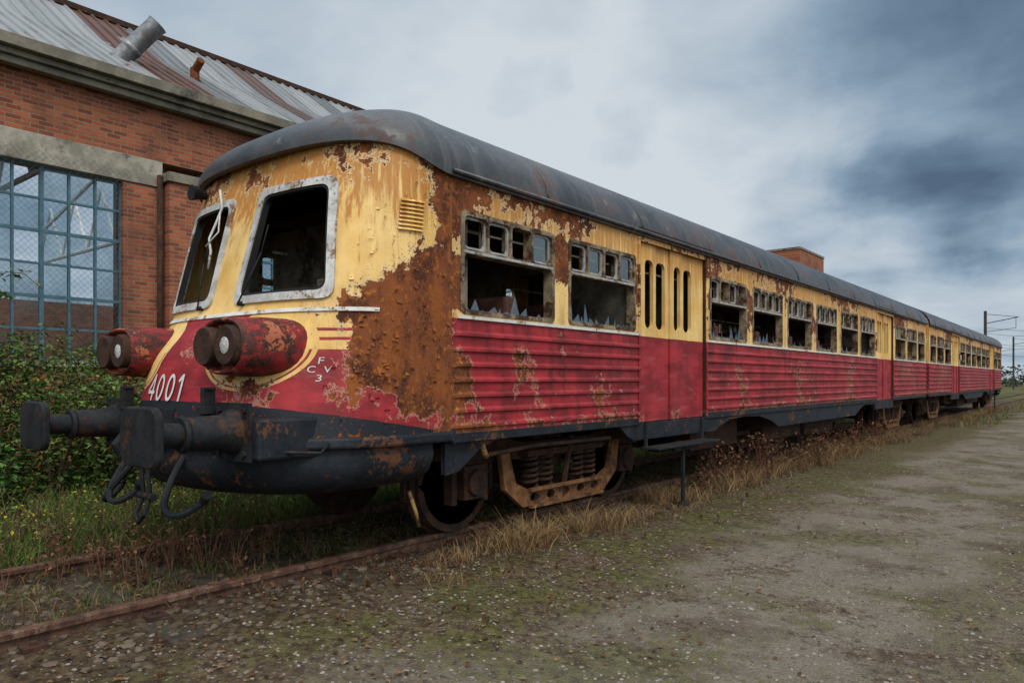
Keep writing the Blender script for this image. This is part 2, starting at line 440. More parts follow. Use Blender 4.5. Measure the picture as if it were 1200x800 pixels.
mb.obj('side_window_frames',M_frame,car,False); ma.obj('sliding_vent_frames',M_alu,car,False); mg.obj('broken_window_glass',M_shard,car,False)
# doors
mb=MB(); mv=MB()
for sx in (1,-1):
    X=XC+sx*HW
    for a,b in doors:
        W=b-a; k=W/1.685
        sl=[(.155,.345),(.445,.665),(.845,1.015),(1.135,1.345)]
        edges=[0,.40*k,.755*k,1.08*k,W]
        for i in range(4):
            s0,s1=sl[i]
            dep=.025 if i%2==0 else .045
            mp=lambda u,v,d,X=X,sx=sx,dep=dep:(X+sx*(-dep-d),u,v)
            plate(mb,[(a+edges[i]+.006,.995),(a+edges[i+1]-.006,.995),(a+edges[i+1]-.006,3.0),(a+edges[i]+.006,3.0)],
                  [rrect(a+s0*k,a+s1*k,2.02,2.77,.07,4)],mp,.04)
        mv.box(min(X-sx*.12,X-sx*.002),max(X-sx*.12,X-sx*.002),a-.03,a+.003,1.0,3.0); mv.box(min(X-sx*.12,X-sx*.002),max(X-sx*.12,X-sx*.002),b-.003,b+.03,1.0,3.0)
        mv.box(min(X-sx*.1,X-sx*.09),max(X-sx*.1,X-sx*.09),a+.38*k,a+.42*k,1.0,3.0)
        mv.box(min(X-sx*.1,X-sx*.09),max(X-sx*.1,X-sx*.09),a+.735*k,a+.775*k,1.0,3.0)
        mv.box(min(X-sx*.1,X-sx*.09),max(X-sx*.1,X-sx*.09),a+1.06*k,a+1.10*k,1.0,3.0)
mb.obj('folding_doors',M_door,car,False); mv.obj('door_jambs',M_rustdark,car)
mb=MB(); mk=MB()
for sx in (1,-1):
    X=XC+sx*HW
    for a,b in doors:
        mk.box(min(X,X+sx*.05),max(X,X+sx*.05),a-.08,b+.1,3.035,3.075)
        mb.box(min(X-sx*.02,X+sx*.012),max(X-sx*.02,X+sx*.012),b+.0,b+.035,1.0,2.99)
        mb.box(min(X-sx*.02,X+sx*.012),max(X-sx*.02,X+sx*.012),a-.035,a-.0,1.0,2.99)
        mb.box(min(X+sx*.0,X+sx*.010),max(X+sx*.0,X+sx*.010),a+.02,b-.02,2.945,2.995)
mb.obj('door_surrounds',M_side,car); mk.obj('door_rain_gutters',M_black,car)
# ---------- roof
OUT=[]
for s in np.linspace(0,SL,44):
    dy=float(np.interp(s,ps,pdy)); ze=ze_of(dy)
    p=cabpt(s,ze,-.04); OUT.append((p[0]-XC,p[1]-.07*(1-sm(s/SL)),ze))
for y in np.linspace(4.3,23.3,40): OUT.append((HW+.04,float(y),3.03))
full=[(-a,b,c) for a,b,c in OUT[:0:-1]]+OUT
NTt=16; V=[];F=[]
for (dx,y,ze) in full:
    V.append((XC+dx*.985,y+(.05 if y<4 else 0),ze-.035)); V.append((XC+dx,y,ze-.03))
    for k in range(NTt+1):
        f=math.pi/2*k/NTt; c=math.cos(f)**.94; sn=math.sin(f)**1.0
        yt=max(y,5.1)
        V.append((XC+dx*c,y+(yt-y)*(1-c),ze+(3.765-ze)*sn))
R=NTt+3
for i in range(len(full)-1):
    for k in range(R-1): F.append((i*R+k,(i+1)*R+k,(i+1)*R+k+1,i*R+k+1))
mkobj('roof_shell',V,F,M_roof,car,True,0,None,45)
mb=MB()
for sx in (1,-1):
    pts=[(XC+sx*(HW+.05),y,3.035) for y in (3.98,10,17,23.3)]
    mb.tube(pts,.02,6)
for y in np.arange(5.2,23,1.72):
    pts=[]
    for f in np.linspace(-math.pi/2+.02,math.pi/2-.02,40):
        c=math.cos(f); pts.append((XC+(HW+.04)*math.sin(f)*1.003,y,3.03+.735*c**1.0+.0))
    mb.tube(pts,.009,5)
mb.obj('roof_gutters_seams',M_roof,car,True)
mb=MB()
for y in (7.5,10.2,13.,15.8,20.):
    mb.lathe([(XC,y,3.74),(XC,y,3.80),(XC,y,3.84),(XC,y,3.86)],[.22,.24,.18,.02],18)
mb.obj('roof_ventilators',M_roof,car,True,0,40)
mb=MB(); p=cabpt(s_of_dx(-.85),3.08,-.02); mb.lathe([p,(p[0]-.0,p[1]-.07,p[2]),(p[0]-.0,p[1]-.13,p[2])],[.04,.05,.07],16)
mb.obj('air_horn',M_black,car,True,0,40)
# ---------- interior
mb=MB()
mb.box(XC-1.34,XC+1.34,3.9,23.2,1.13,1.19)
mb.box(XC-1.05,XC+1.05,3.15,3.9,1.13,1.19)
mb.box(XC-1.36,XC+1.36,4.05,23.2,2.96,3.0)
mb.obj('floor_and_ceiling',M_intd,car)
mb=MB()
for y in (4.3-.02,6.86,8.66,17.40,19.22):
    mb.box(XC-1.35,XC-.38,y-.02,y+.02,1.2,2.95); mb.box(XC+.38,XC+1.35,y-.02,y+.02,1.2,2.0 if y<5 else 2.95)
    mb.box(XC-.38,XC+.38,y-.02,y+.02,2.7,2.95)
    if y<5: mb.box(XC+1.22,XC+1.35,y-.02,y+.02,2.0,2.95)
mb.box(XC-.95,XC+.95,3.2,3.5,1.2,1.85)
mb.box(XC-.6,XC-.1,3.9,4.2,1.2,2.3)
mb.box(XC+.45,XC+.9,3.5,3.9,1.2,2.25)
mb.obj('bulkheads_and_desk',M_int,car,False,.01)
mb=MB()
for y in list(np.arange(9.3,17.2,1.5))+[4.9,5.7,20.2,21.7]:
    for sx in (1,-1):
        x0,x1=sorted((XC+sx*.35,XC+sx*1.3))
        mb.box(x0,x1,y-.06,y+.06,1.55,2.18); mb.box(x0,x1,y-.5,y+.5,1.5,1.62)
        mb.box(x0+.1,x1-.1,y-.04,y+.04,1.19,1.5)
mb.obj('seats',M_seat,car,False,.03)
mb=MB()
for sx in (1,-1): mb.tube([(XC+sx*1.1,4.1,2.72),(XC+sx*1.1,23,2.72)],.015,6)
p=cabpt(s_of_dx(-.36),2.88,-.03)
mb.tube([(p[0],p[1]-.02,3.02),p,(p[0]-.02,p[1]-.04,2.75),(p[0]-.08,p[1]-.07,2.62),(p[0]+.0,p[1]-.1,2.5),(p[0]-.04,p[1]-.1,2.36)],.011,6)
mb.tube([(p[0],p[1]-.02,p[2]-.05),(p[0]+.05,p[1]-.06,2.66),(p[0]-.08,p[1]-.1,2.55)],.007,6)
mb.obj('hanging_cables',M_white,car,True)
mb=MB(); pts=[(XC-HW,1.0),(XC+HW,1.0)]+[(XC+HW*math.cos(f),3.03+.72*math.sin(f)) for f in np.linspace(0,math.pi,24)]
mb.poly_ext(pts,'y',23.26,23.30); mb.obj('end_wall',M_side,car)
mb=MB()
for i in range(6): mb.box(XC-.6-.03*(i%2),XC+.6+.03*(i%2),23.3+.033*i,23.3+.033*(i+1),1.1,3.15+.02*(i%2))
mb.obj('gangway_bellows',M_black,car)
# ---------- lamp pods
def pod(cx,hole,lens):
    mp=MB(); w=.29; h=.195
    def ring(y,k):
        out=[]
        for t in range(28):
            a=2*math.pi*t/28; e=2/2.6
            out.append((cx+k*w*math.copysign(abs(math.cos(a))**e,math.cos(a)),y,1.675+k*h*math.copysign(abs(math.sin(a))**e,math.sin(a))))
        return out
    V=[];F=[]
    st=[(2.57,.80),(2.52,.86),(2.515,.92),(2.54,.985),(2.60,1.0),(2.75,1.06),(2.95,1.06),(3.15,1.0),(3.35,.9)]
    for y,k in st: V+=ring(y,k)
    for i in range(len(st)-1):
        for j in range(28): F.append((i*28+j,i*28+(j+1)%28,(i+1)*28+(j+1)%28,(i+1)*28+j))
    F.append(tuple(range(28)))
    mp.add(V,F); mp.obj('lamp_pod',M_pod,car,True,0,40)
    q=MB()
    for c in (hole,lens):
        q.lathe([(c,2.58,1.675),(c,2.48,1.675),(c,2.465,1.675),(c,2.47,1.675),(c,2.56,1.675)],[.132,.132,.124,.112,.108],28,False)
    q.obj('lamp_rims',M_rustdark,car,True,0,50)
    q=MB(); q.lathe([(hole,2.55,1.675),(hole,2.549,1.675)],[.109,.0],24,False); q.obj('empty_lamp_socket',M_void,car)
    q=MB(); q.lathe([(lens,2.505,1.675),(lens,2.48,1.675),(lens,2.465,1.675),(lens,2.46,1.675)],[.109,.085,.05,.0],24,False); q.obj('lamp_lens',M_lens,car,True)
pod(XC+.76,XC+.62,XC+.895)
pod(XC-.83,XC-.97,XC-.695)
# ---------- louvre
mb=MB()
s0=s_of_dx(1.42)
for i in range(8):
    z=2.53+i*.03
    V=[];n=6
    for j in range(n+1):
        s=s0-.12+.24*j/n
        V+=[cabpt(s,z,.001),cabpt(s,z,-.022),cabpt(s,z+.02,-.004),cabpt(s,z+.021,.002)]
    F=[]
    for j in range(n):
        for k in range(3): F.append((j*4+k,j*4+k+1,j*4+k+5,j*4+k+4))
    mb.add(V,F)
mb.obj('louvre_vent',M_cab,car)
def text_on_cab(body,s0,z0,height,width,name,mat,d=-.004):
    cu=bpy.data.curves.new('t','FONT'); cu.body=body; cu.size=1; cu.resolution_u=6
    ob=bpy.data.objects.new('t',cu); COL.objects.link(ob)
    dg=bpy.context.evaluated_depsgraph_get(); me=ob.evaluated_get(dg).to_mesh()
    V=[v.co.copy() for v in me.vertices]; F=[tuple(p.vertices) for p in me.polygons]
    bpy.data.objects.remove(ob)
    xs=[v.x for v in V]; ys=[v.y for v in V]; x0,x1,y0,y1=min(xs),max(xs),min(ys),max(ys)
    W=[cabpt(s0+(v.x-x0)/(x1-x0)*width,z0+(v.y-y0)/(y1-y0)*height,d) for v in V]
    mkobj(name,W,F,mat,car)
# fleet number drawn as stencilled strokes (poly bands) following the nose
mb=MB()
def stroke(pts,w=.024):
    for (a,b) in zip(pts[:-1],pts[1:]):
        a=Vector(a);b=Vector(b);d=(b-a).normalized();nn=Vector((-d.y,d.x))*w/2; a2=a-d*w*.35; b2=b+d*w*.35
        mb.add([cabpt(q.x,q.y,-.011) for q in (a2-nn,b2-nn,b2+nn,a2+nn)],[(0,1,2,3)])
def zero(c): return [(c+.046*math.cos(t),1.395+.088*math.sin(t)) for t in np.linspace(0,2*math.pi,22)]
c0=-.345
stroke([(c0+.035,1.305),(c0+.035,1.485)]); stroke([(c0+.030,1.482),(c0-.055,1.365)]); stroke([(c0-.055,1.358),(c0+.062,1.358)])
stroke(zero(c0+.165)); stroke(zero(c0+.33)); stroke([(c0+.485,1.305),(c0+.485,1.483)]); stroke([(c0+.480,1.48),(c0+.445,1.445)])
mb.obj('fleet_number_4001',M_white,car)
sC=s_of_dx(1.12)
text_on_cab('F',sC+.03,1.56,.045,.03,'lettering_top',M_white); text_on_cab('C  V',sC-.02,1.50,.045,.13,'lettering_middle',M_white,-.008); text_on_cab('3',sC+.035,1.44,.045,.03,'lettering_low',M_white)
mb=MB(); rf=random.Random(11)
for k in range(150):
    if k<80: s=rf.gauss(s_of_dx(1.40),.12); z=rf.gauss(1.58,.22)
    else: s=rf.uniform(s_of_dx(1.2),SL-.05); z=rf.uniform(1.25,2.9)
    s=min(s,SL-.04); z=min(max(z,1.15),2.95)
    w=rf.uniform(.010,.04); hgt=rf.uniform(.012,.055); cu=rf.uniform(.004,.016); sk=rf.uniform(-.4,.4)
    V=[];
    for i in range(4):
        t=i/3
        for j in (0,.5,1):
            V.append(cabpt(min(s+w*(j-.5)*(1-.5*t*rf.random())+sk*hgt*t,SL-.001),z+hgt*(t if k%2 else -t),-.001-cu*t*t))
    F=[(i*3+j,i*3+j+1,i*3+j+4,i*3+j+3) for i in range(3) for j in range(2)]
    mb.add(V,F)
mb.obj('loose_paint_flakes',M_cab,car,True)
# ---------- headstock, apron, buffers
mb=MB()
def plan_band(mb,z0,z1,d0,sA,sB,n=50,th=.05,yo=0):
    V=[]
    for i in range(n+1):
        s=sA+(sB-sA)*i/n
        for z,d in ((z0,d0+th),(z0,d0),(z1,d0),(z1,d0+th)):
            p=cabpt(s,z,d); V.append((p[0],p[1]+yo,p[2]))
    F=[]
    for i in range(n):
        for k in range(4): F.append((i*4+k,i*4+(k+1)%4,(i+1)*4+(k+1)%4,(i+1)*4+k))
    F+= [(0,1,2,3),(n*4+3,n*4+2,n*4+1,n*4)]
    mb.add(V,F)
plan_band(mb,.98,1.06,-.02,-SL,SL)
mb.add([(XC-1.14,2.56,.93),(XC+1.14,2.56,.93),(XC+1.2,3.05,.93),(XC-1.2,3.05,.93),(XC-1.14,2.56,1.20),(XC+1.14,2.56,1.20),(XC+1.2,3.05,1.20),(XC-1.2,3.05,1.20)],
              [(0,3,2,1),(4,5,6,7),(0,1,5,4),(1,2,6,5),(2,3,7,6),(3,0,4,7)])
mb.obj('headstock',M_black2,car,False,.02)
mb=MB()
V=[];F=[];n=50
for i in range(n+1):
    s=(-SL+2*SL*i/n)*.93; a=abs(s)/SL
    for z,d in ((.985,.05),(.86,.03),(.74,.08),(.66-.0*a,.20),(.66,.30)):
        p=cabpt(s,max(z,.9),d); V.append((p[0],p[1],z+ (.10*max(0,a-.6))))
for i in range(n):
    for k in range(4): F.append((i*5+k,i*5+k+1,(i+1)*5+k+1,(i+1)*5+k))
mb.add(V,F); mb.obj('front_apron',M_black2,car,True)
mb=MB()
for sx in (1,-1):
    cx=XC+sx*.875; z=1.11
    outline=rrect(cx-.245,cx+.245,z-.18,z+.18,.09,5)
    V=[];F=[];N=len(outline)
    for (yy,k) in ((1.975,.97),(1.97,1.),(1.945,1.),(1.93,.94),(1.922,.6),(1.92,.2)):
        for p in outline: V.append((cx+(p[0]-cx)*k,yy,z+(p[1]-z)*k))
    for i in range(5):
        for j in range(N): F.append((i*N+j,i*N+(j+1)%N,(i+1)*N+(j+1)%N,(i+1)*N+j))
    F.append(tuple(range(N))); F.append(tuple(5*N+j for j in range(N)))
    mb.add(V,F)
    mb.lathe([(cx,1.97,z),(cx,2.0,z),(cx,2.03,z),(cx,2.20,z)],[.15,.12,.075,.075],24)
    mb.lathe([(cx,2.18,z),(cx,2.20,z),(cx,2.22,z),(cx,2.45,z),(cx,2.50,z),(cx,2.56,z)],[.105,.12,.105,.115,.14,.16],24)
    mb.box(cx-.2,cx+.2,2.535,2.558,z-.19,z+.19)
mb.obj('buffers',M_black,car,True,0,35)
mb=MB()
for sx in (1,-1):
    for bx in (-.15,.15):
        for bz in (-.14,.14):
            c=XC+sx*.875+bx; mb.cyl((c,2.54,1.11+bz),(c,2.515,1.11+bz),.02,n=6)
mb.box(XC-.13,XC+.13,2.50,2.56,.98,1.24)
mb.tube([(XC,2.56,1.1),(XC,2.35,1.1),(XC,2.24,1.08),(XC,2.17,1.0),(XC,2.2,.93),(XC,2.28,.95)],.035,10)
for dx in (-.05,.05):
    mb.tube([(XC+dx,2.42,1.08),(XC+dx,2.36,.85),(XC+dx,2.38,.62)],.017,8)
mb.cyl((XC-.11,2.38,.62),(XC+.11,2.38,.62),.028,n=10)
mb.tube([(XC-.05,2.38,.62),(XC-.06,2.33,.5),(XC,2.32,.44),(XC+.06,2.33,.5),(XC+.05,2.38,.62)],.017,8)
def hose(x,a):
    pts=[]
    for t in np.linspace(0,1,14):
        pts.append((x+a*.35*t, 2.55-.22*math.sin(t*math.pi)-.08*t, .98-.50*math.sin(t*math.pi*.62)+.12*t*t))
    mb.tube(pts,.024,8); e=pts[-1]; mb.cyl(e,(e[0]+a*.06,e[1]-.01,e[2]+.05),.034,n=10)
hose(XC+.28,1); hose(XC-.28,-1); hose(XC-.5,.5)
for dx in (.28,-.28,-.5): mb.cyl((XC+dx,2.57,.98),(XC+dx,2.50,.98),.035,n=10)
mb.obj('draw_gear_and_hoses',M_black,car,True,0,35)
mb=MB()
for dx in (.60,-.64):
    cx=XC+dx
    mb.box(cx-.02,cx+.02,2.47,2.56,1.18,1.40); mb.box(cx-.05,cx+.05,2.46,2.54,1.22,1.27); mb.box(cx-.03,cx+.03,2.48,2.56,1.38,1.40)
mb.obj('lamp_irons',M_black,car,False,.004)
mb=MB()
mb.tube([cabpt(1.0,1.02,-.02),cabpt(1.02,.98,-.10),cabpt(1.3,.97,-.12),cabpt(1.32,1.02,-.02)],.012,8)
mb.obj('grab_handles',M_black,car,True)
mb=MB()
for sx in (1,-1):
    a=cabpt(s_of_dx(sx*.30),2.02,-.05); b=cabpt(s_of_dx(sx*.42),2.40,-.035); c=cabpt(s_of_dx(sx*.42),2.62,-.03)
    mb.tube([a,b],.007,6); mb.tube([b,c],.005,6); mb.cyl(cabpt(s_of_dx(sx*.30),2.02,.01),a,.018,n=10)
mb.obj('wipers',M_void,car,True)
# ---------- underframe
mb=MB()
for sx in (1,-1):
    X=XC+sx*HW
    def bx(a,b,c,d,e,f): mb.box(min(a,b),max(a,b),c,d,e,f)
    bx(X-sx*.08,X+sx*.004,4.0,6.93,.965,1.04); bx(X-sx*.08,X+sx*.004,8.58,17.5,.965,1.04); bx(X-sx*.08,X+sx*.004,19.15,23.3,.965,1.04)
    for (ya,yb,low) in ((6.85,8.66,.80),(17.45,19.2,.80)):
        bx(X-sx*.06,X-sx*.012,ya,yb,low,.985)
    pts=[(8.66,.80),(8.9,.80),(9.1,.86),(9.4,.93),(9.9,.945),(10.5,.93),(11.0,.84),(11.3,.74),(15.8,.74),(16.1,.84),(16.5,.93),(17.45,.93),(17.45,.96),(8.66,.96)]
    mb.poly_ext(pts,'x',X-sx*.05,X-sx*.02)
    pts=[(6.0+.55,.96),(6.7,.86),(6.85,.80),(6.85,.96)]
    mb.poly_ext(pts,'x',X-sx*.05,X-sx*.02)
    pts=[(4.0,.96),(4.0,.72),(4.15,.74),(4.4,.90),(4.6,.96)]
    mb.poly_ext(pts,'x',X-sx*.10,X-sx*.06)
mb.obj('sole_bar_and_skirts',M_black2,car,False,.006)
mb=MB()
mb.box(XC-1.2,XC+1.2,3.5,23.2,.97,1.1)
for a,b,x0,x1,z0 in ((9.0,10.6,-1.05,1.05,.5),(11.2,12.6,-1.1,.2,.42),(11.4,13.2,.4,1.15,.5),(13.6,15.4,-1.1,1.1,.45),(16.,17.0,-.8,.9,.6)):
    mb.box(XC+x0,XC+x1,a,b,z0,.97)
mb.tube([(XC+.9,8.8,.62),(XC+.9,16.9,.6)],.04,8)
mb.cyl((XC+.5,9.0,.65),(XC+.5,11.0,.65),.2,n=18)
mb.obj('underfloor_equipment',M_rustdark,car,False,.01)
mb=MB()
for sx in (1,-1):
    X=XC+sx*HW
    a,b=sorted((X-sx*.02,X+sx*.20))
    mb.box(a,b,6.98,8.55,.70,.725)
    for y in (7.05,8.48): mb.box(X-.015,X+.015,y-.02,y+.02,.70,.99)
    mb.box(X+sx*.1-.02,X+sx*.1+.02,7.72,7.76,.02,.70); mb.box(X+sx*.1-.05,X+sx*.1+.05,7.68,7.80,.0,.05)
    mb.box(X+sx*.1-.02,X+sx*.1+.02,7.5,7.98,.64,.69)
mb.obj('door_footboards',M_black,car,False,.004)
# ---------- bogies
def bogie(yc):
    wb=1.29
    wm=MB(); fr=MB(); br=MB()
    for dy in (-wb,wb):
        y=yc+dy; z=.56
        wm.cyl((XC-.95,y,z),(XC+.95,y,z),.07,n=14)
        for sx in (1,-1):
            xi=XC+sx*.70; xo=XC+sx*.835
            wm.lathe([(xi-sx*.02,y,z),(xi-sx*.02,y,z),(xi+sx*.01,y,z),(xi+sx*.02,y,z),(xo,y,z),(xo,y,z),(xo-sx*.02,y,z),(xo-sx*.03,y,z),(xo-sx*.06,y,z),(xo-sx*.01,y,z),(xo+sx*.03,y,z)],
                     [0.001,.485,.485,.462,.455,.39,.385,.3,.15,.12,.11],36,True)
            fr.box(*sorted((XC+sx*.86,XC+sx*1.08)),y-.14,y+.14,z-.14,z+.15)
            fr.lathe([(XC+sx*1.07,y,z),(XC+sx*1.12,y,z),(XC+sx*1.13,y,z)],[.12,.11,.05],18)
            for q in (-.2,.2): fr.box(*sorted((XC+sx*.92,XC+sx*1.02)),y+q-.03,y+q+.03,z-.18,z+.3)
    for sx in (1,-1):
        x0,x1=sorted((XC+sx*.90,XC+sx*1.04))
        top=[(yc-wb-.5,.78),(yc-wb-.5,.88),(yc-wb+.45,.92),(yc-.6,.86),(yc+.6,.86),(yc+wb-.45,.92),(yc+wb+.5,.88),(yc+wb+.5,.78),(yc+wb-.3,.74),(yc+.6,.70),(yc-.6,.70),(yc-wb+.3,.74)]
        fr.poly_ext(top,'x',x0,x1)
        X=XC+sx*1.14
        L=1.02
        outer=[(yc-L,.80),(yc-L+.12,.80),(yc-L+.22,.50),(yc-L+.42,.42),(yc+L-.42,.42),(yc+L-.22,.50),(yc+L-.12,.80),(yc+L,.80),(yc+L-.06,.46),(yc+L-.32,.27),(yc-L+.32,.27),(yc-L+.06,.46)]
        outer=resample(outer[::-1],.15)
        hs=[]
        for k in np.linspace(-.52,.52,5): hs.append([(yc+k+.07*math.cos(t),.345+.042*math.sin(t)) for t in np.linspace(0,2*math.pi,14,endpoint=False)])
        plate(br,outer,hs,lambda u,v,d,X=X,sx=sx:(X-sx*d,u,v),.05)
        br.box(*sorted((X+sx*.004,X+sx*.05)),yc-.62,yc+.62,.41,.44); br.box(*sorted((X+sx*.004,X+sx*.05)),yc-.62,yc+.62,.255,.28)
        for yy in (-.5,-.27,.27,.5):
            pts=[]
            for t in np.linspace(0,1,70):
                a=t*2*math.pi*5.5; pts.append((XC+sx*1.06+.075*math.cos(a),yc+yy+.075*math.sin(a),.44+.30*t))
            fr.tube(pts,.017,6)
        fr.box(*sorted((XC+sx*.98,XC+sx*1.16)),yc-.65,yc+.65,.735,.79)
        for dy in (-wb,wb):
            for k in range(5):
                w=.34-.05*k; fr.box(*sorted((XC+sx*.93,XC+sx*1.03)),yc+dy-w,yc+dy+w,.715+.016*k-.0,.729+.016*k)
        fr.tube([(XC+sx*1.12,yc-.05,.3),(XC+sx*1.16,yc+.05,.9)],.03,8)
        for dy in (-wb,wb):
            for q in (-1,1):
                fr.box(*sorted((XC+sx*.7,XC+sx*.82)),yc+dy+q*.5-.03,yc+dy+q*.5+.03,.42,.72)
                fr.tube([(XC+sx*.76,yc+dy+q*.52,.9),(XC+sx*.76,yc+dy+q*.53,.45)],.02,6)
        fr.tube([(XC+sx*.6,yc-1.8,.4),(XC+sx*.6,yc+1.8,.4)],.02,6)
    fr.box(XC-.9,XC+.9,yc-.25,yc+.25,.55,.9); fr.box(XC-.9,XC+.9,yc-1.85,yc-1.75,.72,.85); fr.box(XC-.9,XC+.9,yc+1.75,yc+1.85,.72,.85)
    wm.obj('wheelsets',M_rustdark,car,True,0,35); fr.obj('bogie_frame',M_rustdark,car,False); br.obj('equaliser_beam',M_brass,car,False)
bogie(5.98); bogie(20.6)
mb=MB()
X=XC+HW
mb.tube([(X-.1,4.45,.98),(X-.06,4.45,.86),(X-.08,4.50,.82)],.024,8)
mb.tube([(X-.25,3.8,.6),(X-.28,3.9,.42),(X-.3,3.95,.3)],.015,8)
mb.obj('sand_pipes',simple('yellow_pipe',(.22,.14,.04),(.38,.25,.08),12,.7,0,(.1,.04,.02),thr=(.46,.56)),car,True)
mb=MB(); mb.tube([(X-.10,4.55,.83),(X-.12,5.2,.86),(X-.12,6.5,.85)],.02,8); mb.obj('brake_pipe',M_rustdark,car,True)

car2=empty('diesel_railcar.001')
for ob in list(car.children):
    d=bpy.data.objects.new(ob.name.split('.')[0]+'_rear',ob.data); COL.objects.link(d); d.parent=car2
car2.scale=(1,-1,1); car2.location=(0,47.0,0)

# ================================================================ GROUND
def gh(x,y):
    x=np.asarray(x,dtype=float); y=np.asarray(y,dtype=float)
    h=.018*np.sin(x*1.3+.7*np.sin(y*.6))*np.sin(y*.9+1.1*np.sin(x*.5))+.010*np.sin(x*3.7+y*1.9)*np.sin(y*3.1-x*1.3)+.006*np.sin(x*9.1-y*5.)*np.sin(y*8.3+x*4.)
    near=1/(1+(np.hypot(x,y)/60)**2)
    h=h*near
    h=h-.016*np.exp(-((x+1.2)/.3)**2)-.016*np.exp(-((x-.35)/.3)**2)
    return h-.005
def axis(dense0,dense1,st,far):
    a=list(np.arange(dense0,dense1,st)); s=st; v=dense1
    hi=[]; 
    while v<far: hi.append(v); s*=1.25; v+=s
    hi.append(far); s=st; v=dense0-st; lo=[]
    while v>-far: lo.append(v); s*=1.25; v-=s
    lo.append(-far)
    return np.array(lo[::-1]+a+hi)
ax=axis(-10,6,.10,900.); ay=axis(-1.,20,.12,900.)
GX,GY=np.meshgrid(ax,ay,indexing='ij'); GZ=gh(GX,GY)
V=np.stack([GX.ravel(),GY.ravel(),GZ.ravel()],1); nx,ny=GX.shape
I=np.arange(nx*ny).reshape(nx,ny)
F=np.stack([I[:-1,:-1].ravel(),I[1:,:-1].ravel(),I[1:,1:].ravel(),I[:-1,1:].ravel()],1)
def ground_mat():
    m,n=newmat('ground_gravel_soil'); P=n.obj(); x,y,z=n.sep(P)
    big=n.noise(P,.35,4,.6); mid=n.noise(P,1.7,5,.62); fine=n.noise(P,14,6,.7); vf=n.noise(P,90,3,.65)
    vor=n.voro(P,55,'Color'); vd=n.voro(P,55); vor2=n.voro(P,130,'Color')
    g=n.sep(vor)[0]; g2=n.sep(vor2)[0]
    stone=n.mix(g,(.095,.080,.064),(.27,.235,.195))
    stone=n.mix(n.m('MULTIPLY',g2,.5),stone,(.20,.175,.145))
    stone=n.mix(n.ss(n.m('ADD',n.m('MULTIPLY',mid,.5),n.m('MULTIPLY',fine,.5)),.40,.60,.15,.8),stone,(.16,.13,.10))
    soil=n.mix(n.ss(fine,.35,.65),(.042,.028,.018),(.125,.083,.052))
    soil=n.mix(n.m('MULTIPLY',n.ss(g,.80,.95),.7),soil,(.20,.165,.13))
    moss=n.mix(n.ss(fine,.4,.6),(.040,.040,.012),(.105,.100,.032))
    c=n.m('ADD',x,n.m('MULTIPLY',n.m('SUBTRACT',big,.5),3.0))
    road=n.m('MULTIPLY',n.ss(c,-3.0,-2.2),n.ss(c,1.2,.4))
    centre=n.m('MULTIPLY',n.ss(c,-1.0,-.65),n.ss(c,-.0,-.35))
    rd=n.m('MULTIPLY',road,n.m('SUBTRACT',1.,n.m('MULTIPLY',centre,.60)))
    rd=n.m('MULTIPLY',rd,n.ss(n.m('ADD',n.m('MULTIPLY',mid,.6),n.m('MULTIPLY',fine,.4)),.40,.52,.2,1.))
    mossf=n.ss(n.m('ADD',n.m('MULTIPLY',mid,.6),n.m('MULTIPLY',fine,.4)),.46,.53)
    base=n.mix(n.m('MULTIPLY',mossf,.8),soil,moss)
    col=n.mix(rd,base,stone)
    col=n.mix(n.m('MULTIPLY',n.ss(n.noise(P,.9,6,.7),.50,.62),.5),col,(.062,.043,.027))
    m2=n.ss(n.m('ADD',n.m('MULTIPLY',n.noise(n.vm('ADD',P,(11,5,0)),.8,6,.7),.7),n.m('MULTIPLY',fine,.3)),.51,.57)
    col=n.mix(n.m('MULTIPLY',m2,.62),col,moss)
    tr=n.m('MULTIPLY',n.ss(x,-3.4,-4.0),n.ss(x,-7.6,-7.0))
    col=n.mix(n.m('MULTIPLY',tr,.85),col,n.mix(n.ss(fine,.4,.62),(.030,.019,.012),(.10,.062,.038)))
    gl=n.m('MAXIMUM',n.ss(x,-6.6,-7.3),n.ss(y,45,75))
    gl=n.m('MAXIMUM',gl,n.ss(x,5,9))
    col=n.mix(gl,col,n.mix(n.ss(n.noise(P,.5,5,.6),.4,.6),(.04,.055,.015),(.11,.095,.038)))
    h=n.m('ADD',n.m('MULTIPLY',vd,-.8),n.m('ADD',n.m('MULTIPLY',fine,1.2),n.m('MULTIPLY',vf,.6)))
    n.finish(col,.95,0,n.bump(h,.9,.014),.15); return m
mkobj('ground',V,F,ground_mat(),None,True)

# ================================================================ TRACK
track=empty('railway_track')
M_rail=simple('rail_rust',(.05,.024,.016),(.13,.062,.038),14,.7,.1,(.19,.12,.085),.5,.003,thr=(.50,.64))
mb=MB()
for xr in (-5.3-.7525,-5.3+.7525):
    pf=[(-.07,-.06),(.07,-.06),(.07,-.045),(.012,-.03),(.012,.055),(.035,.065),(.035,.095),(.028,.102),(-.028,.102),(-.035,.095),(-.035,.065),(-.012,.055),(-.012,-.03),(-.07,-.045)]
    mb.poly_ext([(xr+a,b) for a,b in pf],'y',-12,140)
mb.obj('rails',M_rail,track)
mb=MB()
for y in np.arange(-11.6,60,.65):
    j=random.uniform(-.03,.03)
    mb.box(XC-1.3+j,XC+1.3+j,y-.13,y+.13,-.14,random.uniform(-.010,.012))
mb.obj('sleepers',simple('weathered_sleeper_wood',(.025,.019,.014),(.07,.054,.04),7,.9,0,(.04,.04,.02),.8,.01),track,False,.012)
mb=MB()
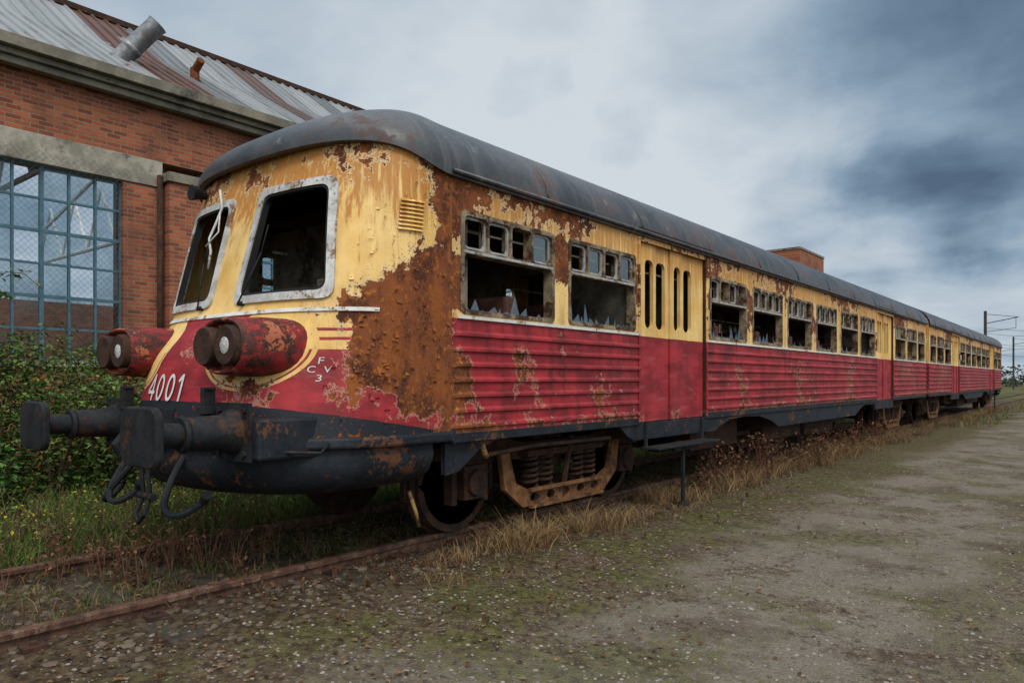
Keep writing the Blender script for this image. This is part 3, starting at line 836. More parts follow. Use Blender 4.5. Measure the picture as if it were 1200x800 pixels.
for y in np.arange(-11.6,30,.65):
    for xr in (-.7525,.7525):
        for s in (-.1,.1):
            mb.cyl((XC+xr+s,y,.0),(XC+xr+s,y,.05),.02,n=6)
            mb.box(XC+xr+s-.05,XC+xr+s+.05,y-.06,y+.06,.0,.03)
mb.obj('rail_fastenings',M_rustdark,track)

# ---------------------------------------------------------------- scattered stones and leaves
def ico():
    t=(1+5**.5)/2
    v=np.array([(-1,t,0),(1,t,0),(-1,-t,0),(1,-t,0),(0,-1,t),(0,1,t),(0,-1,-t),(0,1,-t),(t,0,-1),(t,0,1),(-t,0,-1),(-t,0,1)],float); v/=np.linalg.norm(v[0])
    f=np.array([(0,11,5),(0,5,1),(0,1,7),(0,7,10),(0,10,11),(1,5,9),(5,11,4),(11,10,2),(10,7,6),(7,1,8),(3,9,4),(3,4,2),(3,2,6),(3,6,8),(3,8,9),(4,9,5),(2,4,11),(6,2,10),(8,6,7),(9,8,1)])
    return v,f
IV,IF=ico()
def stones(name,xy,size,c0,c1,mat):
    N=len(xy); s=size*rng.uniform(.45,1.6,N)**1.3
    V=IV[None]*rng.uniform(.65,1.3,(N,12,1))*s[:,None,None]; V[:,:,2]*=.55
    a=rng.uniform(0,6.28,N); ca,sa=np.cos(a),np.sin(a)
    X=V[:,:,0]*1.25
    VX=X*ca[:,None]-V[:,:,1]*sa[:,None]; VY=X*sa[:,None]+V[:,:,1]*ca[:,None]
    z=gh(xy[:,0],xy[:,1])
    W=np.stack([VX+xy[:,0:1],VY+xy[:,1:2],V[:,:,2]+z[:,None]+s[:,None]*.1],2).reshape(-1,3)
    Fx=(IF[None]+12*np.arange(N)[:,None,None]).reshape(-1,3)
    t=rng.uniform(0,1,(N,1)); c=np.array(c0)*(1-t)+np.array(c1)*t
    return mkobj(name,W,Fx,mat,None,False,0,np.repeat(c,12,0))
M_stone=attr_mat('stone_surface',.9,0.); M_leaf=attr_mat('leaf_surface',.6,.2); M_dry=attr_mat('dry_grass_surface',.85,0.)
def cam_xy(N,dmin,dmax,amin,amax,pw=1.3):
    d=dmin+(dmax-dmin)*rng.uniform(0,1,N)**pw; a=np.radians(rng.uniform(amin,amax,N))
    return np.stack([-np.sin(a)*d,np.cos(a)*d],1)
xy=cam_xy(16000,2.2,16,-5,90,1.4); xy=xy[(xy[:,0]>-4.4)]
stones('gravel_stones',xy,.0072,(.08,.065,.05),(.28,.245,.21),M_stone)
xy=np.stack([rng.uniform(-6.7,-3.7,6500),rng.uniform(.2,14,6500)],1)
stones('track_ballast',xy,.018,(.035,.024,.017),(.13,.10,.07),M_stone)

def leaves(name,P,size,cols,mat,flat=0.,parent=None,aspect=.62):
    N=len(P); s=size*rng.uniform(.6,1.4,N)
    d=rng.normal(size=(N,3)); d[:,2]*=(1-flat); d/=np.linalg.norm(d,axis=1)[:,None]
    u=rng.normal(size=(N,3)); 
    if flat>0: up=np.tile([0,0,1.],(N,1)); u=np.cross(up+rng.normal(size=(N,3))*.25,d)
    u-= (u*d).sum(1)[:,None]*d; u/=np.linalg.norm(u,axis=1)[:,None]
    w=np.cross(d,u)
    s=s[:,None]
    A=P-d*s*.5; B=P+d*s*.5; C=P+u*s*aspect*.5+w*s*.12; D=P-u*s*aspect*.5+w*s*.12
    V=np.stack([A,C,B,D],1).reshape(-1,3)
    k=4*np.arange(N)[:,None]
    F=np.concatenate([k+[0,1,2],k+[0,2,3]],0)
    return mkobj(name,V,F,mat,parent,False,0,np.repeat(cols,4,0))
def pal(N,colors,weights=None,jit=.25):
    c=np.array(colors); i=rng.choice(len(c),N,p=weights); return np.clip(c[i]*rng.uniform(1-jit,1+jit,(N,1)),0,1)
xy=cam_xy(4200,2.4,15,0,88,1.2); xy=xy[(xy[:,0]<-1.8)|(rng.uniform(size=len(xy))<.2)]
P=np.column_stack([xy,gh(xy[:,0],xy[:,1])+.010])
leaves('fallen_leaves',P,.034,pal(len(P),[(.12,.05,.02),(.19,.10,.04),(.06,.03,.018),(.26,.17,.07)]),M_leaf,.9)

def blades(name,xy,h,w,cols,lean=.4,mat=None,z0=None):
    N=len(xy); a=rng.uniform(0,6.283,N); b=rng.uniform(0,6.283,N)
    D=np.stack([np.cos(a),np.sin(a),np.zeros(N)],1); Q=np.stack([np.cos(b),np.sin(b),np.zeros(N)],1)
    z=gh(xy[:,0],xy[:,1]) if z0 is None else z0
    B=np.column_stack([xy,z-.01]); h=h[:,None]; w=(w*rng.uniform(.6,1.4,N))[:,None]
    l=(lean*rng.uniform(.2,1.6,N))[:,None]*h
    Z=np.array([0,0,1.])
    m1=B+Z*h*.55+D*l*.35; tip=B+Z*h*rng.uniform(.75,1.,(N,1))+D*l
    V=np.stack([B-Q*w,B+Q*w,m1-Q*w*.75,m1+Q*w*.75,tip],1).reshape(-1,3)
    k=5*np.arange(N)
    F=[(i,i+1,i+3,i+2) for i in k.tolist()]+[(i+2,i+3,i+4) for i in k.tolist()]
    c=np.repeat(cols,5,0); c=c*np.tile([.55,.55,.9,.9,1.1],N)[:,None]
    return mkobj(name,V,F,mat or M_dry,None,False,0,c)
DRY=[(.26,.155,.07),(.18,.10,.045),(.38,.26,.125),(.11,.055,.028),(.09,.10,.03)]
GRN=[(.08,.13,.024),(.12,.19,.035),(.055,.09,.02),(.19,.19,.055),(.20,.16,.07)]
def tufts(n,sampler,k,spread):
    c=sampler(n); idx=np.repeat(np.arange(n),k); return c[idx]+rng.normal(size=(n*k,2))*spread, idx
def smp(n):
    y=3.6+rng.uniform(0,1,n)**1.2*41; x=-4.05+rng.normal(size=n)*.22+.18*np.sin(y*2.1)+.12*np.sin(y*5.3)
    return np.stack([x,y],1)
xy,i=tufts(700,smp,28,.06); hh=(rng.uniform(0,1,700)**1.8*.20+.03)[i]*rng.uniform(.5,1.2,len(i)); hh*=np.where(xy[:,1]>9,1.6,.8)
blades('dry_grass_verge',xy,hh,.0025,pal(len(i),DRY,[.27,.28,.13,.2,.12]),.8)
def smp(n):
    y=rng.choice([4.8,5.2,5.5,6.4,7.9,9.5,10.6,11.8,13,14.2,15.,16,17.5],n)+rng.normal(size=n)*.26; return np.stack([-3.98+rng.normal(size=n)*.15,y],1)
xy,i=tufts(150,smp,50,.06); hh=rng.uniform(.12,.34,150)[i]*rng.uniform(.4,1.2,len(i))
blades('dry_grass_tufts',xy,hh,.0024,pal(len(i),DRY,[.35,.2,.3,.1,.05]),.9)
def smp(n): return np.stack([rng.uniform(-6.5,-4.75,n),rng.uniform(.3,12,n)],1)
xy,i=tufts(900,smp,20,.06); hh=rng.uniform(.02,.13,900)[i]*rng.uniform(.6,1.2,len(i))
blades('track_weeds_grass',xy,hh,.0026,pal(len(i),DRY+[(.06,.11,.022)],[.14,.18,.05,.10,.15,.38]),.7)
def smp(n): return np.stack([-6.35-rng.uniform(0,1,n)**1.2*6,rng.uniform(.6,26,n)],1)
xy,i=tufts(2300,smp,24,.09); hh=(rng.uniform(.0,1.,2300)**1.5*.26+.05)[i]*rng.uniform(.6,1.2,len(i))
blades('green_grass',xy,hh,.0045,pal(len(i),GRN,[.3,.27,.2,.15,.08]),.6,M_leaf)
def smp(n): return np.stack([-6.3-rng.uniform(0,1,n)*2.4,rng.uniform(1.0,8,n)],1)
xy,i=tufts(800,smp,22,.07); hh=(rng.uniform(0.,1,800)**1.6*.34+.07)[i]*rng.uniform(.6,1.2,len(i))
blades('green_verge_grass',xy,hh,.004,pal(len(i),GRN,[.25,.35,.15,.17,.08]),.6,M_leaf)
def smp(n): return cam_xy(n,2.6,26,-38,60,1.1)
xy,i=tufts(2400,smp,9,.03); k=(xy[:,0]>-3.8)&((xy[:,0]<-2.2)|(xy[:,0]>.4)|((np.sin(xy[:,0]*2.3+xy[:,1]*.9)*np.sin(xy[:,1]*1.3-xy[:,0])>.25)&(rng.uniform(size=len(xy))<.5))); xy=xy[k]; i=i[k]
hh=rng.uniform(.006,.032,2400)[i]
blades('road_edge_weeds',xy,hh,.0022,pal(len(i),[(.12,.09,.04),(.07,.085,.024),(.20,.14,.07)]),1.2)
def smp(n): return np.stack([rng.uniform(-3.6,26,n),rng.uniform(24,75,n)],1)
xy,i=tufts(2200,smp,14,.25); k=(xy[:,1]>44)|(xy[:,0]<-2.6)|(xy[:,0]>3.5); xy=xy[k]; i=i[k]
hh=rng.uniform(.1,.40,2200)[i]
blades('field_grass',xy,hh,.012,pal(len(i),DRY+GRN[:3],[.15,.15,.1,.1,.1,.15,.15,.1]),.6)

# ---------------------------------------------------------------- weeds
def weeds(name,roots,hmin,hmax,leafsize,colors,nl=22,stemcol=(.10,.05,.03),spread=.12,stem=True):
    Ps=[]; st=MB()
    for (x,y) in roots:
        h=random.uniform(hmin,hmax); z=float(gh(x,y)); nb=random.randint(2,4)
        for b in range(nb):
            ang=random.uniform(0,6.28); l=random.uniform(.1,.5)*h
            p0=Vector((x,y,z-.02)); p1=p0+Vector((math.cos(ang)*l*.4,math.sin(ang)*l*.4,h*.6)); p2=p0+Vector((math.cos(ang)*l,math.sin(ang)*l,h*random.uniform(.8,1)))
            if stem: st.lathe([p0,p1,p2],[.004,.003,.0015],4,False)
            for k in range(nl//nb):
                t=random.uniform(.15,1)
                p=p0.lerp(p1,t*2) if t<.5 else p1.lerp(p2,t*2-1)
                r=spread*h*(1.1-t*.6)
                Ps.append((p.x+random.gauss(0,r),p.y+random.gauss(0,r),p.z+random.gauss(0,.02)))
    P=np.array(Ps); par=empty(name)
    leaves('foliage',P,leafsize,pal(len(P),colors,None,.35),M_leaf,.3,par)
    if stem: st.obj('stems',simple(name+'_stem',stemcol,tuple(c*1.6 for c in stemcol),20,.8),par)
BRN=[(.13,.055,.027),(.08,.033,.019),(.19,.09,.04),(.05,.05,.02)]
roots=[(-5.7+random.gauss(0,.25),2.35+random.gauss(0,.35)) for _ in range(34)]+[(-5.3+random.gauss(0,.25),2.9+random.gauss(0,.3)) for _ in range(18)]
weeds('dried_dock_weeds',roots,.15,.48,.033,BRN,36)
roots=[(random.uniform(-7.9,-6.3),random.uniform(1.2,4.4)) for _ in range(130)]
weeds('wild_flowers',roots,.2,.62,.032,[(.08,.13,.022),(.12,.17,.035),(.09,.05,.025),(.06,.10,.02),(.09,.12,.03),(.45,.36,.03)],34)
roots=[(-3.98+random.gauss(0,.16),random.choice([9.3,10,11,12.2,13.2,14,15.2,16,17,18.3])+random.gauss(0,.4)) for _ in range(90)]
weeds('rusty_bramble',roots,.3,.8,.05,BRN,40,(.08,.03,.02),.22)
roots=[(-4.3+random.gauss(0,.4),random.uniform(1.5,9)) for _ in range(90)]+[(-3.6+random.gauss(0,.5),random.uniform(2.2,9)) for _ in range(50)]
weeds('small_red_weeds',roots,.04,.14,.022,BRN+[(.06,.08,.025)],20)
roots=[(-6.9+random.gauss(0,.35),random.uniform(4.5,20)) for _ in range(110)]
weeds('nettle_plants',roots,.3,.6,.06,GRN[:4],36,(.05,.06,.02))

def bush(name,clumps,dens,size,colors,wts):
    Ps=[];Cs=[]; st=MB(); par=empty(name)
    for (x,y,z,rx,ry,rz) in clumps:
        N=int(dens*(rx*ry+ry*rz+rx*rz))
        u=rng.normal(size=(N,3)); u/=np.linalg.norm(u,axis=1)[:,None]
        lump=1+.22*np.sin(u[:,0]*5+x*3)*np.sin(u[:,1]*6+y*2)+.15*np.sin(u[:,2]*9+u[:,0]*7+z)
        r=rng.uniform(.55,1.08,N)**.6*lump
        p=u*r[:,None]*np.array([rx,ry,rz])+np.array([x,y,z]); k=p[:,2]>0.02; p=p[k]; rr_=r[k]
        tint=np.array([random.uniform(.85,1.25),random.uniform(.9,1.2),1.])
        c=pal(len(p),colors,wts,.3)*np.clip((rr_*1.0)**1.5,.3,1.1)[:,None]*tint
        Ps.append(p);Cs.append(c)
        for b in range(5):
            a=random.uniform(0,6.28); st.lathe([(x,y,0),(x+math.cos(a)*rx*.3,y+math.sin(a)*ry*.3,z*.8),(x+math.cos(a)*rx*.8,y+math.sin(a)*ry*.8,z+rz*.6)],[.02,.014,.005],5,False)
        for b in range(4):
            a=random.uniform(0,6.28); L=random.uniform(.5,1.0)
            pts=[Vector((x+math.cos(a)*rx*.5,y+math.sin(a)*ry*.5,z+rz*.6))]
            for t in (0.25,.5,.75,1): pts.append(pts[0]+Vector((math.cos(a)*L*t,math.sin(a)*L*t,.55*math.sin(t*2.6)*L)))
            st.tube(pts,.005,4)
            q=[]
            for j in range(34):
                t=random.uniform(0,3.99); i0=int(t); q.append(pts[i0].lerp(pts[i0+1],t-i0)+Vector((random.gauss(0,.05),random.gauss(0,.05),random.gauss(0,.035))))
            q=np.array([tuple(v) for v in q]); Ps.append(q); Cs.append(pal(len(q),colors,wts,.3))
    P=np.concatenate(Ps);C=np.concatenate(Cs)
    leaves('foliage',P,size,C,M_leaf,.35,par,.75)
    st.obj('branches',simple(name+'_bark',(.04,.025,.018),(.09,.055,.04),15,.9),par)
GB=[(.060,.115,.022),(.095,.165,.034),(.04,.075,.018),(.14,.18,.045),(.15,.11,.03)]
cl=[]
for i in range(22):
    y=1.6+i*.42+random.uniform(-.2,.2); x=-9.3+random.uniform(-1.0,.8); h=random.uniform(.6,1.25)
    if y>7: h*=.8
    cl.append((x,y,h*.65,random.uniform(.5,.8),random.uniform(.5,.75),h*.8))
for i in range(10):
    cl.append((-10.8+random.uniform(-.5,.4),2.+i*.6,.9,.7,.6,1.0))
cl.append((-10.2,2.35,1.55,.55,.5,1.15)); cl.append((-10.6,2.9,1.2,.5,.5,.9)); cl.append((-9.2,5.4,.9,.5,.5,.65)); cl.append((-8.6,4.7,.5,.6,.6,.6))
bush('bramble_bush',cl,1150,.062,GB,[.3,.30,.16,.19,.05])

# ================================================================ BRICK BUILDING
bld=empty('brick_workshop')
def brick_mat(name,axis_):
    m,n=newmat(name); P=n.obj(); x,y,z=n.sep(P)
    v=n.comb(y if axis_=='y' else x,z,0.)
    b=n.node('ShaderNodeTexBrick'); n.put(b.inputs['Vector'],v)
    b.inputs['Scale'].default_value=1; b.inputs['Brick Width'].default_value=.225; b.inputs['Row Height'].default_value=.072
    b.inputs['Mortar Size'].default_value=.009; b.inputs['Mortar Smooth'].default_value=.3; b.inputs['Bias'].default_value=-.1
    b.inputs['Color1'].default_value=(.37,.11,.048,1); b.inputs['Color2'].default_value=(.15,.042,.026,1); b.inputs['Mortar'].default_value=(.24,.18,.13,1)
    c=b.outputs['Color']
    a=n.noise(P,.7,5,.6); f=n.noise(P,9,5,.6)
    c=n.mix(n.m('MULTIPLY',n.ss(a,.46,.68),.6),c,(.085,.040,.028))
    c=n.mix(n.m('MULTIPLY',n.ss(f,.55,.7),.35),c,(.40,.18,.11))
    h=n.m('ADD',n.m('MULTIPLY',b.outputs['Fac'],-1.),n.m('MULTIPLY',f,.4))
    n.finish(c,.9,0,n.bump(h,.8,.01),.2); return m
M_br=brick_mat('brick_wall_long','y'); M_brx=brick_mat('brick_wall_cross','x')
M_conc=simple('stained_concrete',(.22,.20,.16),(.40,.36,.29),2.5,.9,0,(.12,.10,.08),.5,.01)
M_fascia=simple('weathered_fascia',(.13,.115,.09),(.22,.195,.15),2,.9,0,(.055,.05,.04),.5,.008)
M_blue=simple('blue_steel_glazing_bars',(.05,.125,.165),(.08,.175,.225),6,.6,0,(.10,.06,.04),.3,.003,thr=(.6,.7))
WX=-13.0
BY0,BY1=-9.,44.
wins_b=[(-8.,-2.),(-.55,5.44),(7.6,13.2),(15.4,21),(23.2,28.8),(31,36.6)]
z0w,z1w=1.75,4.86
mb=MB(); prev=BY0
mb.box(WX-.4,WX,BY0,BY1,0,z0w); mb.box(WX-.4,WX,BY0,BY1,5.32,6.35)
for a,b in wins_b:
    mb.box(WX-.4,WX,prev,a,z0w,4.86); prev=b
mb.box(WX-.4,WX,prev,BY1,z0w,4.86)
for y in (6.12,14.,21.8,29.6,37.4,-1.55+.0): mb.box(WX+.002,WX+.24,y,y+.75,0,4.95)
mb.obj('brick_walls',M_br,bld)
mb=MB()
mb.box(WX-.41,WX+.03,BY0,6.10,4.862,5.318)
mb.box(WX-.41,WX+.03,6.9,BY1,4.862,5.318)
mb.box(WX-.3,WX+.08,BY0,BY1,1.66,1.752)
mb.obj('concrete_lintel',M_conc,bld,False,.01)
mb=MB()
for y in (6.12,14.,21.8,29.6,37.4,-1.55): mb.box(WX-.02,WX+.30,y-.05,y+.80,4.95,5.05); mb.box(WX-.02,WX+.27,y-.02,y+.77,5.05,5.12)
mb.obj('pier_caps',M_fascia,bld)
mb=MB(); mb.box(WX-.45,WX+.30,BY0-.2,BY1+.2,6.35,6.44); mb.box(WX-.45,WX+.42,BY0-.2,BY1+.2,6.442,6.62)
mb.box(WX+.05,WX+.22,BY0,BY1,6.24,6.348)
mb.obj('eaves_fascia',M_fascia,bld,False,.01)
mb=MB(); 
for a,b in wins_b:
    nc=int(round((b-a)/.40)); nr=6
    for i in range(nc+1):
        y=a+(b-a)*i/nc; w=.035 if i%4 else .06; mb.box(WX-.16,WX-.10,y-w/2,y+w/2,z0w,z1w)
    for j in range(nr+1):
        z=z0w+(z1w-z0w)*j/nr; w=.035 if j%2 else .05; mb.box(WX-.155,WX-.105,a,b,z-w/2,z+w/2)
mb.obj('glazing_bars',M_blue,bld)
m,n=newmat('dusty_glass')
P=n.obj(); g=n.node('ShaderNodeBsdfGlossy'); g.inputs['Roughness'].default_value=.08; g.inputs['Color'].default_value=(.6,.7,.75,1)
t=n.node('ShaderNodeBsdfTransparent'); t.inputs[0].default_value=(.6,.70,.74,1)
df=n.node('ShaderNodeBsdfDiffuse'); df.inputs[0].default_value=(.08,.10,.11,1)
mx=n.node('ShaderNodeMixShader'); mx.inputs[0].default_value=.10; n.t.links.new(t.outputs[0],mx.inputs[1]); n.t.links.new(g.outputs[0],mx.inputs[2])
mx2=n.node('ShaderNodeMixShader'); n.put(mx2.inputs[0],n.ss(n.noise(P,1.6,5,.7),.35,.7,.03,.4)); n.t.links.new(mx.outputs[0],mx2.inputs[1]); n.t.links.new(df.outputs[0],mx2.inputs[2])
oo=n.node('ShaderNodeOutputMaterial'); n.t.links.new(mx2.outputs[0],oo.inputs[0]); M_glass=m
mb=MB()
for a,b in wins_b:
    nc=int(round((b-a)/.40)); nr=6
    for i in range(nc):
        for j in range(nr):
            if random.random()<.16: continue
            y0=a+(b-a)*i/nc; y1=a+(b-a)*(i+1)/nc; za=z0w+(z1w-z0w)*j/nr; zb=z0w+(z1w-z0w)*(j+1)/nr
            t1=random.uniform(-.012,.012);t2=random.uniform(-.012,.012)
            mb.add([(WX-.13+t1,y0,za),(WX-.13+t2,y1,za),(WX-.13-t1,y1,zb),(WX-.13-t2,y0,zb)],[(0,1,2,3)])
mb.obj('window_panes',M_glass,bld)
mb=MB()
for a,b in wins_b[1:3]:
    a-=.1;b+=.12; za,zb=1.9,5.05
    H=zb-za
    for k in np.arange(a-H,b,.10):
        for sgn in (1,-1):
            y0=max(a,k); y1=min(b,k+H)
            if y1<=y0: continue
            zA=za+(y0-k); zB=za+(y1-k)
            if sgn<0: ya,yb=a+b-y0,a+b-y1
            else: ya,yb=y0,y1
            mb.tube([(WX+.07+.004*sgn,ya,zA),(WX+.07+.004*sgn,yb,zB)],.0022,3)
mb.obj('wire_mesh_guard',simple('galvanised_wire',(.06,.055,.05),(.11,.10,.09),9,.7),bld)
mb=MB(); V=[];F=[]
ys=[];y=BY0-.3
while y<BY1+.3:
    for dy,hh_ in ((0,0),(.09,0),(.11,.035),(.15,.035),(.17,0)): ys.append((y+dy,hh_))
    y+=.26
ext=[(WX+.35,6.60),(-15.1,8.0),(-17.0,9.35)]
for yy,hh_ in ys:
    for (xx,zz_) in ext: V.append((xx+hh_*.5,yy,zz_+hh_))
for i in range(len(ys)-1):
    for k in range(2): F.append((i*3+k,(i+1)*3+k,(i+1)*3+k+1,i*3+k+1))
def broof_mat():
    m,n=newmat('mixed_roof_sheeting'); P=n.obj(); x,y,z=n.sep(P)
    pi=n.m('FLOOR',n.m('DIVIDE',y,.78)); wn=n.node('ShaderNodeTexWhiteNoise',noise_dimensions='1D'); n.put(wn.inputs['W'],n.m('ADD',pi,3.0))
    c=n.mix(wn.outputs[0],(.13,.14,.15),(.30,.31,.32))
    dark=n.m('GREATER_THAN',wn.outputs[0],.86)
    st=n.noise(n.vm('MULTIPLY',P,(1,10,1)),1,5,.6); f=n.noise(P,2,6,.65)
    c=n.mix(n.m('MULTIPLY',dark,.9),c,(.08,.035,.022))
    rs=n.m('MULTIPLY',n.ss(n.m('ABSOLUTE',n.m('SUBTRACT',y,6.55)),.62,.52),n.ss(n.noise(P,2.,3),.34,.38))
    c=n.mix(rs,c,n.mix(f,(.03,.018,.014),(.14,.05,.026)))
    c=n.mix(n.m('MULTIPLY',n.ss(st,.45,.7),.5),c,(.10,.088,.08))
    c=n.mix(n.ss(n.m('ADD',n.m('MULTIPLY',f,.7),n.m('MULTIPLY',st,.3)),.60,.66),c,(.14,.055,.028))
    n.finish(c,.6,.15,n.bump(f,.3,.01),.4); return m
mkobj('roof_sheeting',V,F,broof_mat(),bld)
mb=MB(); mb.box(-17.12,-16.9,BY0-.3,BY1+.3,9.32,9.44)
mb.obj('ridge_capping',M_rustdark,bld)
mb=MB(); mb.add([(-17.,BY0,9.3),(-17,BY1,9.3),(-20.5,BY1,6.8),(-20.5,BY0,6.8)],[(0,1,2,3)])  # unseen rear slope, stopped short to let sky light into the workshop
mb.box(-29,-28.7,BY0,BY1,0,4.2)
mb.obj('rear_roof_and_wall',M_br,bld)
mb=MB()
for y in np.arange(BY0+2,BY1,4.0):
    mb.tube([(WX-.5,y,5.4),(-28,y,5.4)],.06,6); mb.tube([(WX-.5,y,6.3),(-17,y,9.0),(-28,y,6.4)],.06,6)
    for k in range(7):
        xa=WX-1-2*k; mb.tube([(xa,y,5.4),(xa-1,y,6.6+(k if k<2 else 1)*.5)],.035,5); mb.tube([(xa-1,y,6.6+(k if k<2 else 1)*.5),(xa-2,y,5.4)],.035,5)
    mb.box(-20.1,-19.9,y-.1,y+.1,0,7)
mb.obj('steel_trusses',simple('pale_steel_paint',(.5,.52,.52),(.65,.66,.65),5,.6,0,(.25,.15,.09)),bld)
mb=MB(); mb.box(-28.7,WX-.4,BY0,BY0+.3,0,6.4); mb.box(-28.7,WX-.4,BY1-.3,BY1,0,6.4); mb.obj('end_walls',M_brx,bld)
mb=MB()
a=Vector((-14.0,5.70,7.2)); e=Vector((-13.55,6.28,8.02)); 
mb.lathe([a,a.lerp(e,.5),e-(e-a)*.06,e,e,e-(e-a)*.3],[.17,.17,.17,.185,.15,.15],24,False)
mb.lathe([a+(e-a)*.35,a+(e-a)*.37,a+(e-a)*.42,a+(e-a)*.44],[.17,.185,.185,.17],24,False)
mb.obj('flue_pipe',simple('galvanised_flue',(.15,.16,.17),(.28,.29,.30),6,.45,.5,(.14,.10,.08)),bld,True,0,40)
mb=MB(); mb.cyl((-14.25,7.35,7.45),(-14.25,7.35,7.75),.09,n=12); mb.cyl((-14.25,7.35,7.7),(-14.0,7.35,7.85),.08,n=12); mb.obj('vent_stub',M_rust,bld,True,0,40)
mb=MB(); mb.tube([(WX+.10,6.02,5.05),(WX+.10,6.02,.2)],.05,10); mb.obj('downpipe',M_rustdark,bld,True)

tw=empty('brick_chimney_stack')
mb=MB(); mb.box(-17.7,-15.5,49.3,54.6,0,10.12); mb.obj('stack_walls',M_br,tw)
mb=MB(); mb.box(-17.75,-15.45,49.25,54.65,10.12,10.28); mb.obj('stack_coping',M_fascia,tw,False,.02)

# ================================================================ BACKGROUND
def px(px_,py_,depth):
    k=(px_-600)/850; a=(-.631,.776); r=(.776,.631)
    return (depth*(a[0]+k*r[0]),depth*(a[1]+k*r[1]),1.45+(445-py_)/850*depth)
Ps=[]
for i in range(110):
    ang=math.radians(-60+i*1.1); R=random.uniform(170,230); h=random.uniform(2.5,5.0)
    cx,cy=math.sin(ang)*R*1.,math.cos(ang)*R
    u=rng.normal(size=(150,3)); u/=np.linalg.norm(u,axis=1)[:,None]
    Ps.append(u*rng.uniform(.5,1.1,(150,1))*np.array([6,6,h*.6])+np.array([cx,cy,h*.5]))
P=np.concatenate(Ps); P=P[P[:,2]>0]
leaves('treeline',P,1.0,pal(len(P),[(.03,.04,.02),(.05,.055,.03),(.07,.06,.03)]),M_leaf,.2)
M_pole=simple('pole_steel',(.03,.03,.03),(.06,.055,.05),3,.8)
def pole(x,y,h,name='catenary_mast'):
    par=empty(name); mb=MB()
    mb.box(x-.12,x+.12,y-.08,y+.08,0,h)
    mb.tube([(x,y,h-1.2),(x+2.6,y,h-.7)],.04,6); mb.tube([(x,y,h-.3),(x+2.6,y,h-.7)],.025,5); mb.tube([(x+2.4,y,h-.75),(x+2.4,y,h-1.7)],.025,5); mb.tube([(x,y,h-2.0),(x+2.4,y,h-1.7)],.025,5)
    mb.obj('mast',M_pole,par)
for (pxx,dep,h) in ((1155,69,8.0),(1172,150,8.5),(1188,110,8.0)):
    p=px(pxx,445,dep); pole(p[0],p[1],h)
mb=MB()
for (y0,y1,x1) in ((384,386,1290),(391,391,1290),(402,404,1290),(414,417,1290)):
    a=Vector(px(1156,y0,69)); b=Vector(px(x1,y1,60)); mid=a.lerp(b,.5)-Vector((0,0,.25))
    mb.tube([a,a.lerp(mid,.5)-Vector((0,0,.06)),mid,mid.lerp(b,.5)-Vector((0,0,.06)),b],.018,4)
mb.obj('overhead_wires',M_pole)

# ================================================================ WORLD / LIGHT
W=bpy.data.worlds.new('World'); S.world=W; W.use_nodes=True
n=NT(W.node_tree)
az=math.radians(128); el=math.radians(48)
sky=n.node('ShaderNodeTexSky',sky_type='NISHITA'); sky.sun_disc=False; sky.sun_elevation=el; sky.sun_rotation=az
D=n.node('ShaderNodeTexCoord').outputs['Generated']; D=n.vm('NORMALIZE',D); x,y,z=n.sep(D)
zc=n.m('MAXIMUM',z,.0); q=n.m('ADD',zc,.20)
pr=n.comb(n.m('DIVIDE',x,q),n.m('DIVIDE',y,q),0.)
pr=n.vm('ADD',pr,(3.7,1.2,0))
c1=n.noise(n.vm('MULTIPLY',pr,(1.,.75,1)),.75,6,.5,.2); c2=n.noise(pr,2.1,6,.55,.2)
def pdir(px_,py_):
    k=(px_-600)/850; v=Vector((-.631+k*.776,.776+k*.631,(445-py_)/850)); return tuple(v.normalized())
ntx=n.node('ShaderNodeTexNoise'); ntx.inputs['Scale'].default_value=5.; ntx.inputs['Detail'].default_value=6; n.t.links.new(D,ntx.inputs['Vector'])
sc=n.node('ShaderNodeVectorMath',operation='SCALE'); n.put(sc.inputs[0],n.vm('SUBTRACT',ntx.outputs['Color'],(.5,.5,.5))); sc.inputs['Scale'].default_value=.24
Dw=n.vm('NORMALIZE',n.vm('ADD',D,sc.outputs[0]))
def blob(px_,py_,ang,w,soft=.1):
    d=n.vm('DOT_PRODUCT',Dw,pdir(px_,py_),1)
    return n.ss(d,math.cos(math.radians(ang)),math.cos(math.radians(ang*soft)),0,w)
L=n.m('ADD',n.m('MULTIPLY',c1,.58),n.m('MULTIPLY',c2,.46))
L=n.m('ADD',L,.115)
for b in ((720,190,26,.10),(540,70,20,.07),(1060,330,22,.10),(1010,120,19,-.12),(1190,110,18,-.10),(1080,240,6,-.10),(1140,235,5,-.08),(620,85,4,-.14),(715,178,3,-.12),(925,260,4,-.06),(920,-150,34,-.04),(870,235,9,.06),(620,300,18,.07),(1120,310,8,.06),(300,20,18,.04)):
    L=n.m('ADD',L,blob(*b))
r=n.node('ShaderNodeValToRGB'); n.put(r.inputs[0],L)
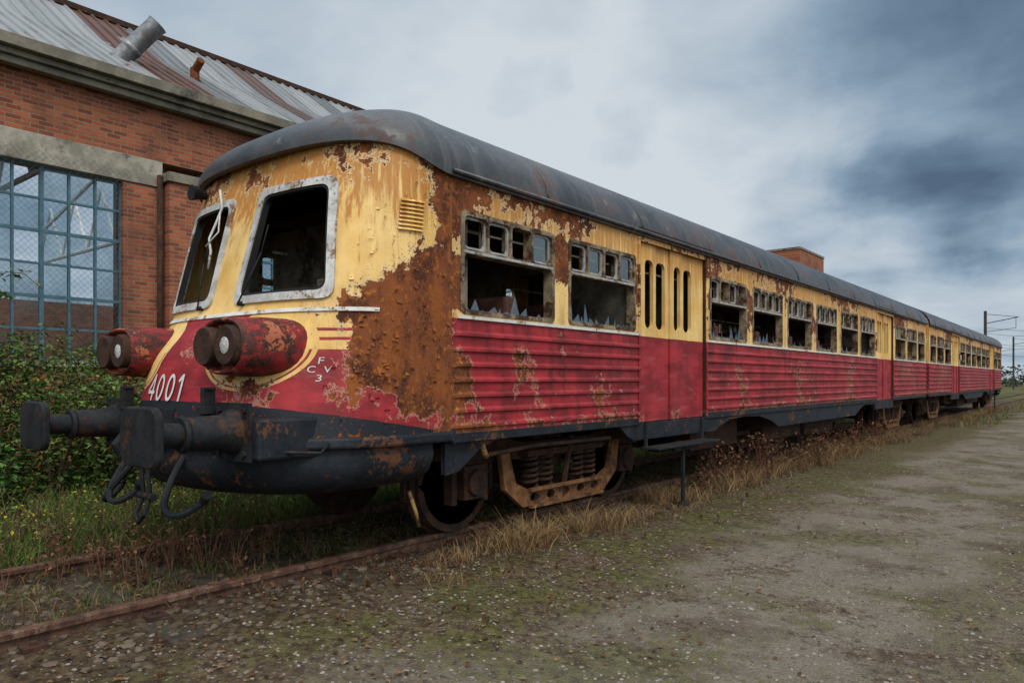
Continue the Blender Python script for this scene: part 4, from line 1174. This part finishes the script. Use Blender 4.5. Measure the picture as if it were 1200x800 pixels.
cr=r.color_ramp; cr.elements[0].position=.34; cr.elements[0].color=(.085,.135,.205,1); cr.elements[1].position=.82; cr.elements[1].color=(.66,.72,.77,1)
e=cr.elements.new(.45); e.color=(.155,.235,.33,1); e=cr.elements.new(.55); e.color=(.27,.37,.48,1); e=cr.elements.new(.66); e.color=(.46,.545,.63,1)
cl_=r.outputs[0]
sd=n.vm('DOT_PRODUCT',D,(.788*math.cos(el),-.616*math.cos(el),math.sin(el)),1)
g1=n.ss(z,.5,1.,0,1.6); g2=n.ss(sd,.15,1.,0,2.0)
gain=n.m('ADD',n.m('ADD',1.,g1),g2)
warm=n.m('MULTIPLY',gain,n.m('SUBTRACT',1.,n.m('MULTIPLY',n.m('ADD',g1,g2),.085)))
cl_=n.mix(1.,cl_,n.comb(gain,n.m('MULTIPLY',n.m('ADD',gain,warm),.5),warm),'MULTIPLY')
b1=n.node('ShaderNodeBackground'); n.put(b1.inputs[0],sky.outputs[0]); b1.inputs[1].default_value=.06
b2=n.node('ShaderNodeBackground'); n.put(b2.inputs[0],cl_); b2.inputs[1].default_value=1.
ms=n.node('ShaderNodeMixShader'); ms.inputs[0].default_value=.93
o_=n.node('ShaderNodeOutputWorld'); n.t.links.new(b1.outputs[0],ms.inputs[1]); n.t.links.new(b2.outputs[0],ms.inputs[2]); n.t.links.new(ms.outputs[0],o_.inputs[0])
sl=bpy.data.lights.new('sun','SUN'); sl.energy=1.5; sl.angle=math.radians(18); sl.color=(1.,.93,.84)
so=bpy.data.objects.new('sun',sl); COL.objects.link(so)
to=Vector((math.sin(az)*math.cos(el),math.cos(az)*math.cos(el),math.sin(el)))
so.rotation_euler=to.to_track_quat('Z','Y').to_euler(); so.location=(10,-10,20)
# ================================================================ CAMERA
cd=bpy.data.cameras.new('camera'); co=bpy.data.objects.new('camera',cd); COL.objects.link(co)
cd.sensor_width=36; cd.lens=25.5; cd.shift_y=.0375; cd.clip_start=.05; cd.clip_end=3000
co.location=(0,0,1.45); co.rotation_euler=(math.radians(90),0,math.radians(39.1))
S.camera=co
S.view_settings.view_transform='Standard'; S.view_settings.look='None'; S.view_settings.exposure=0
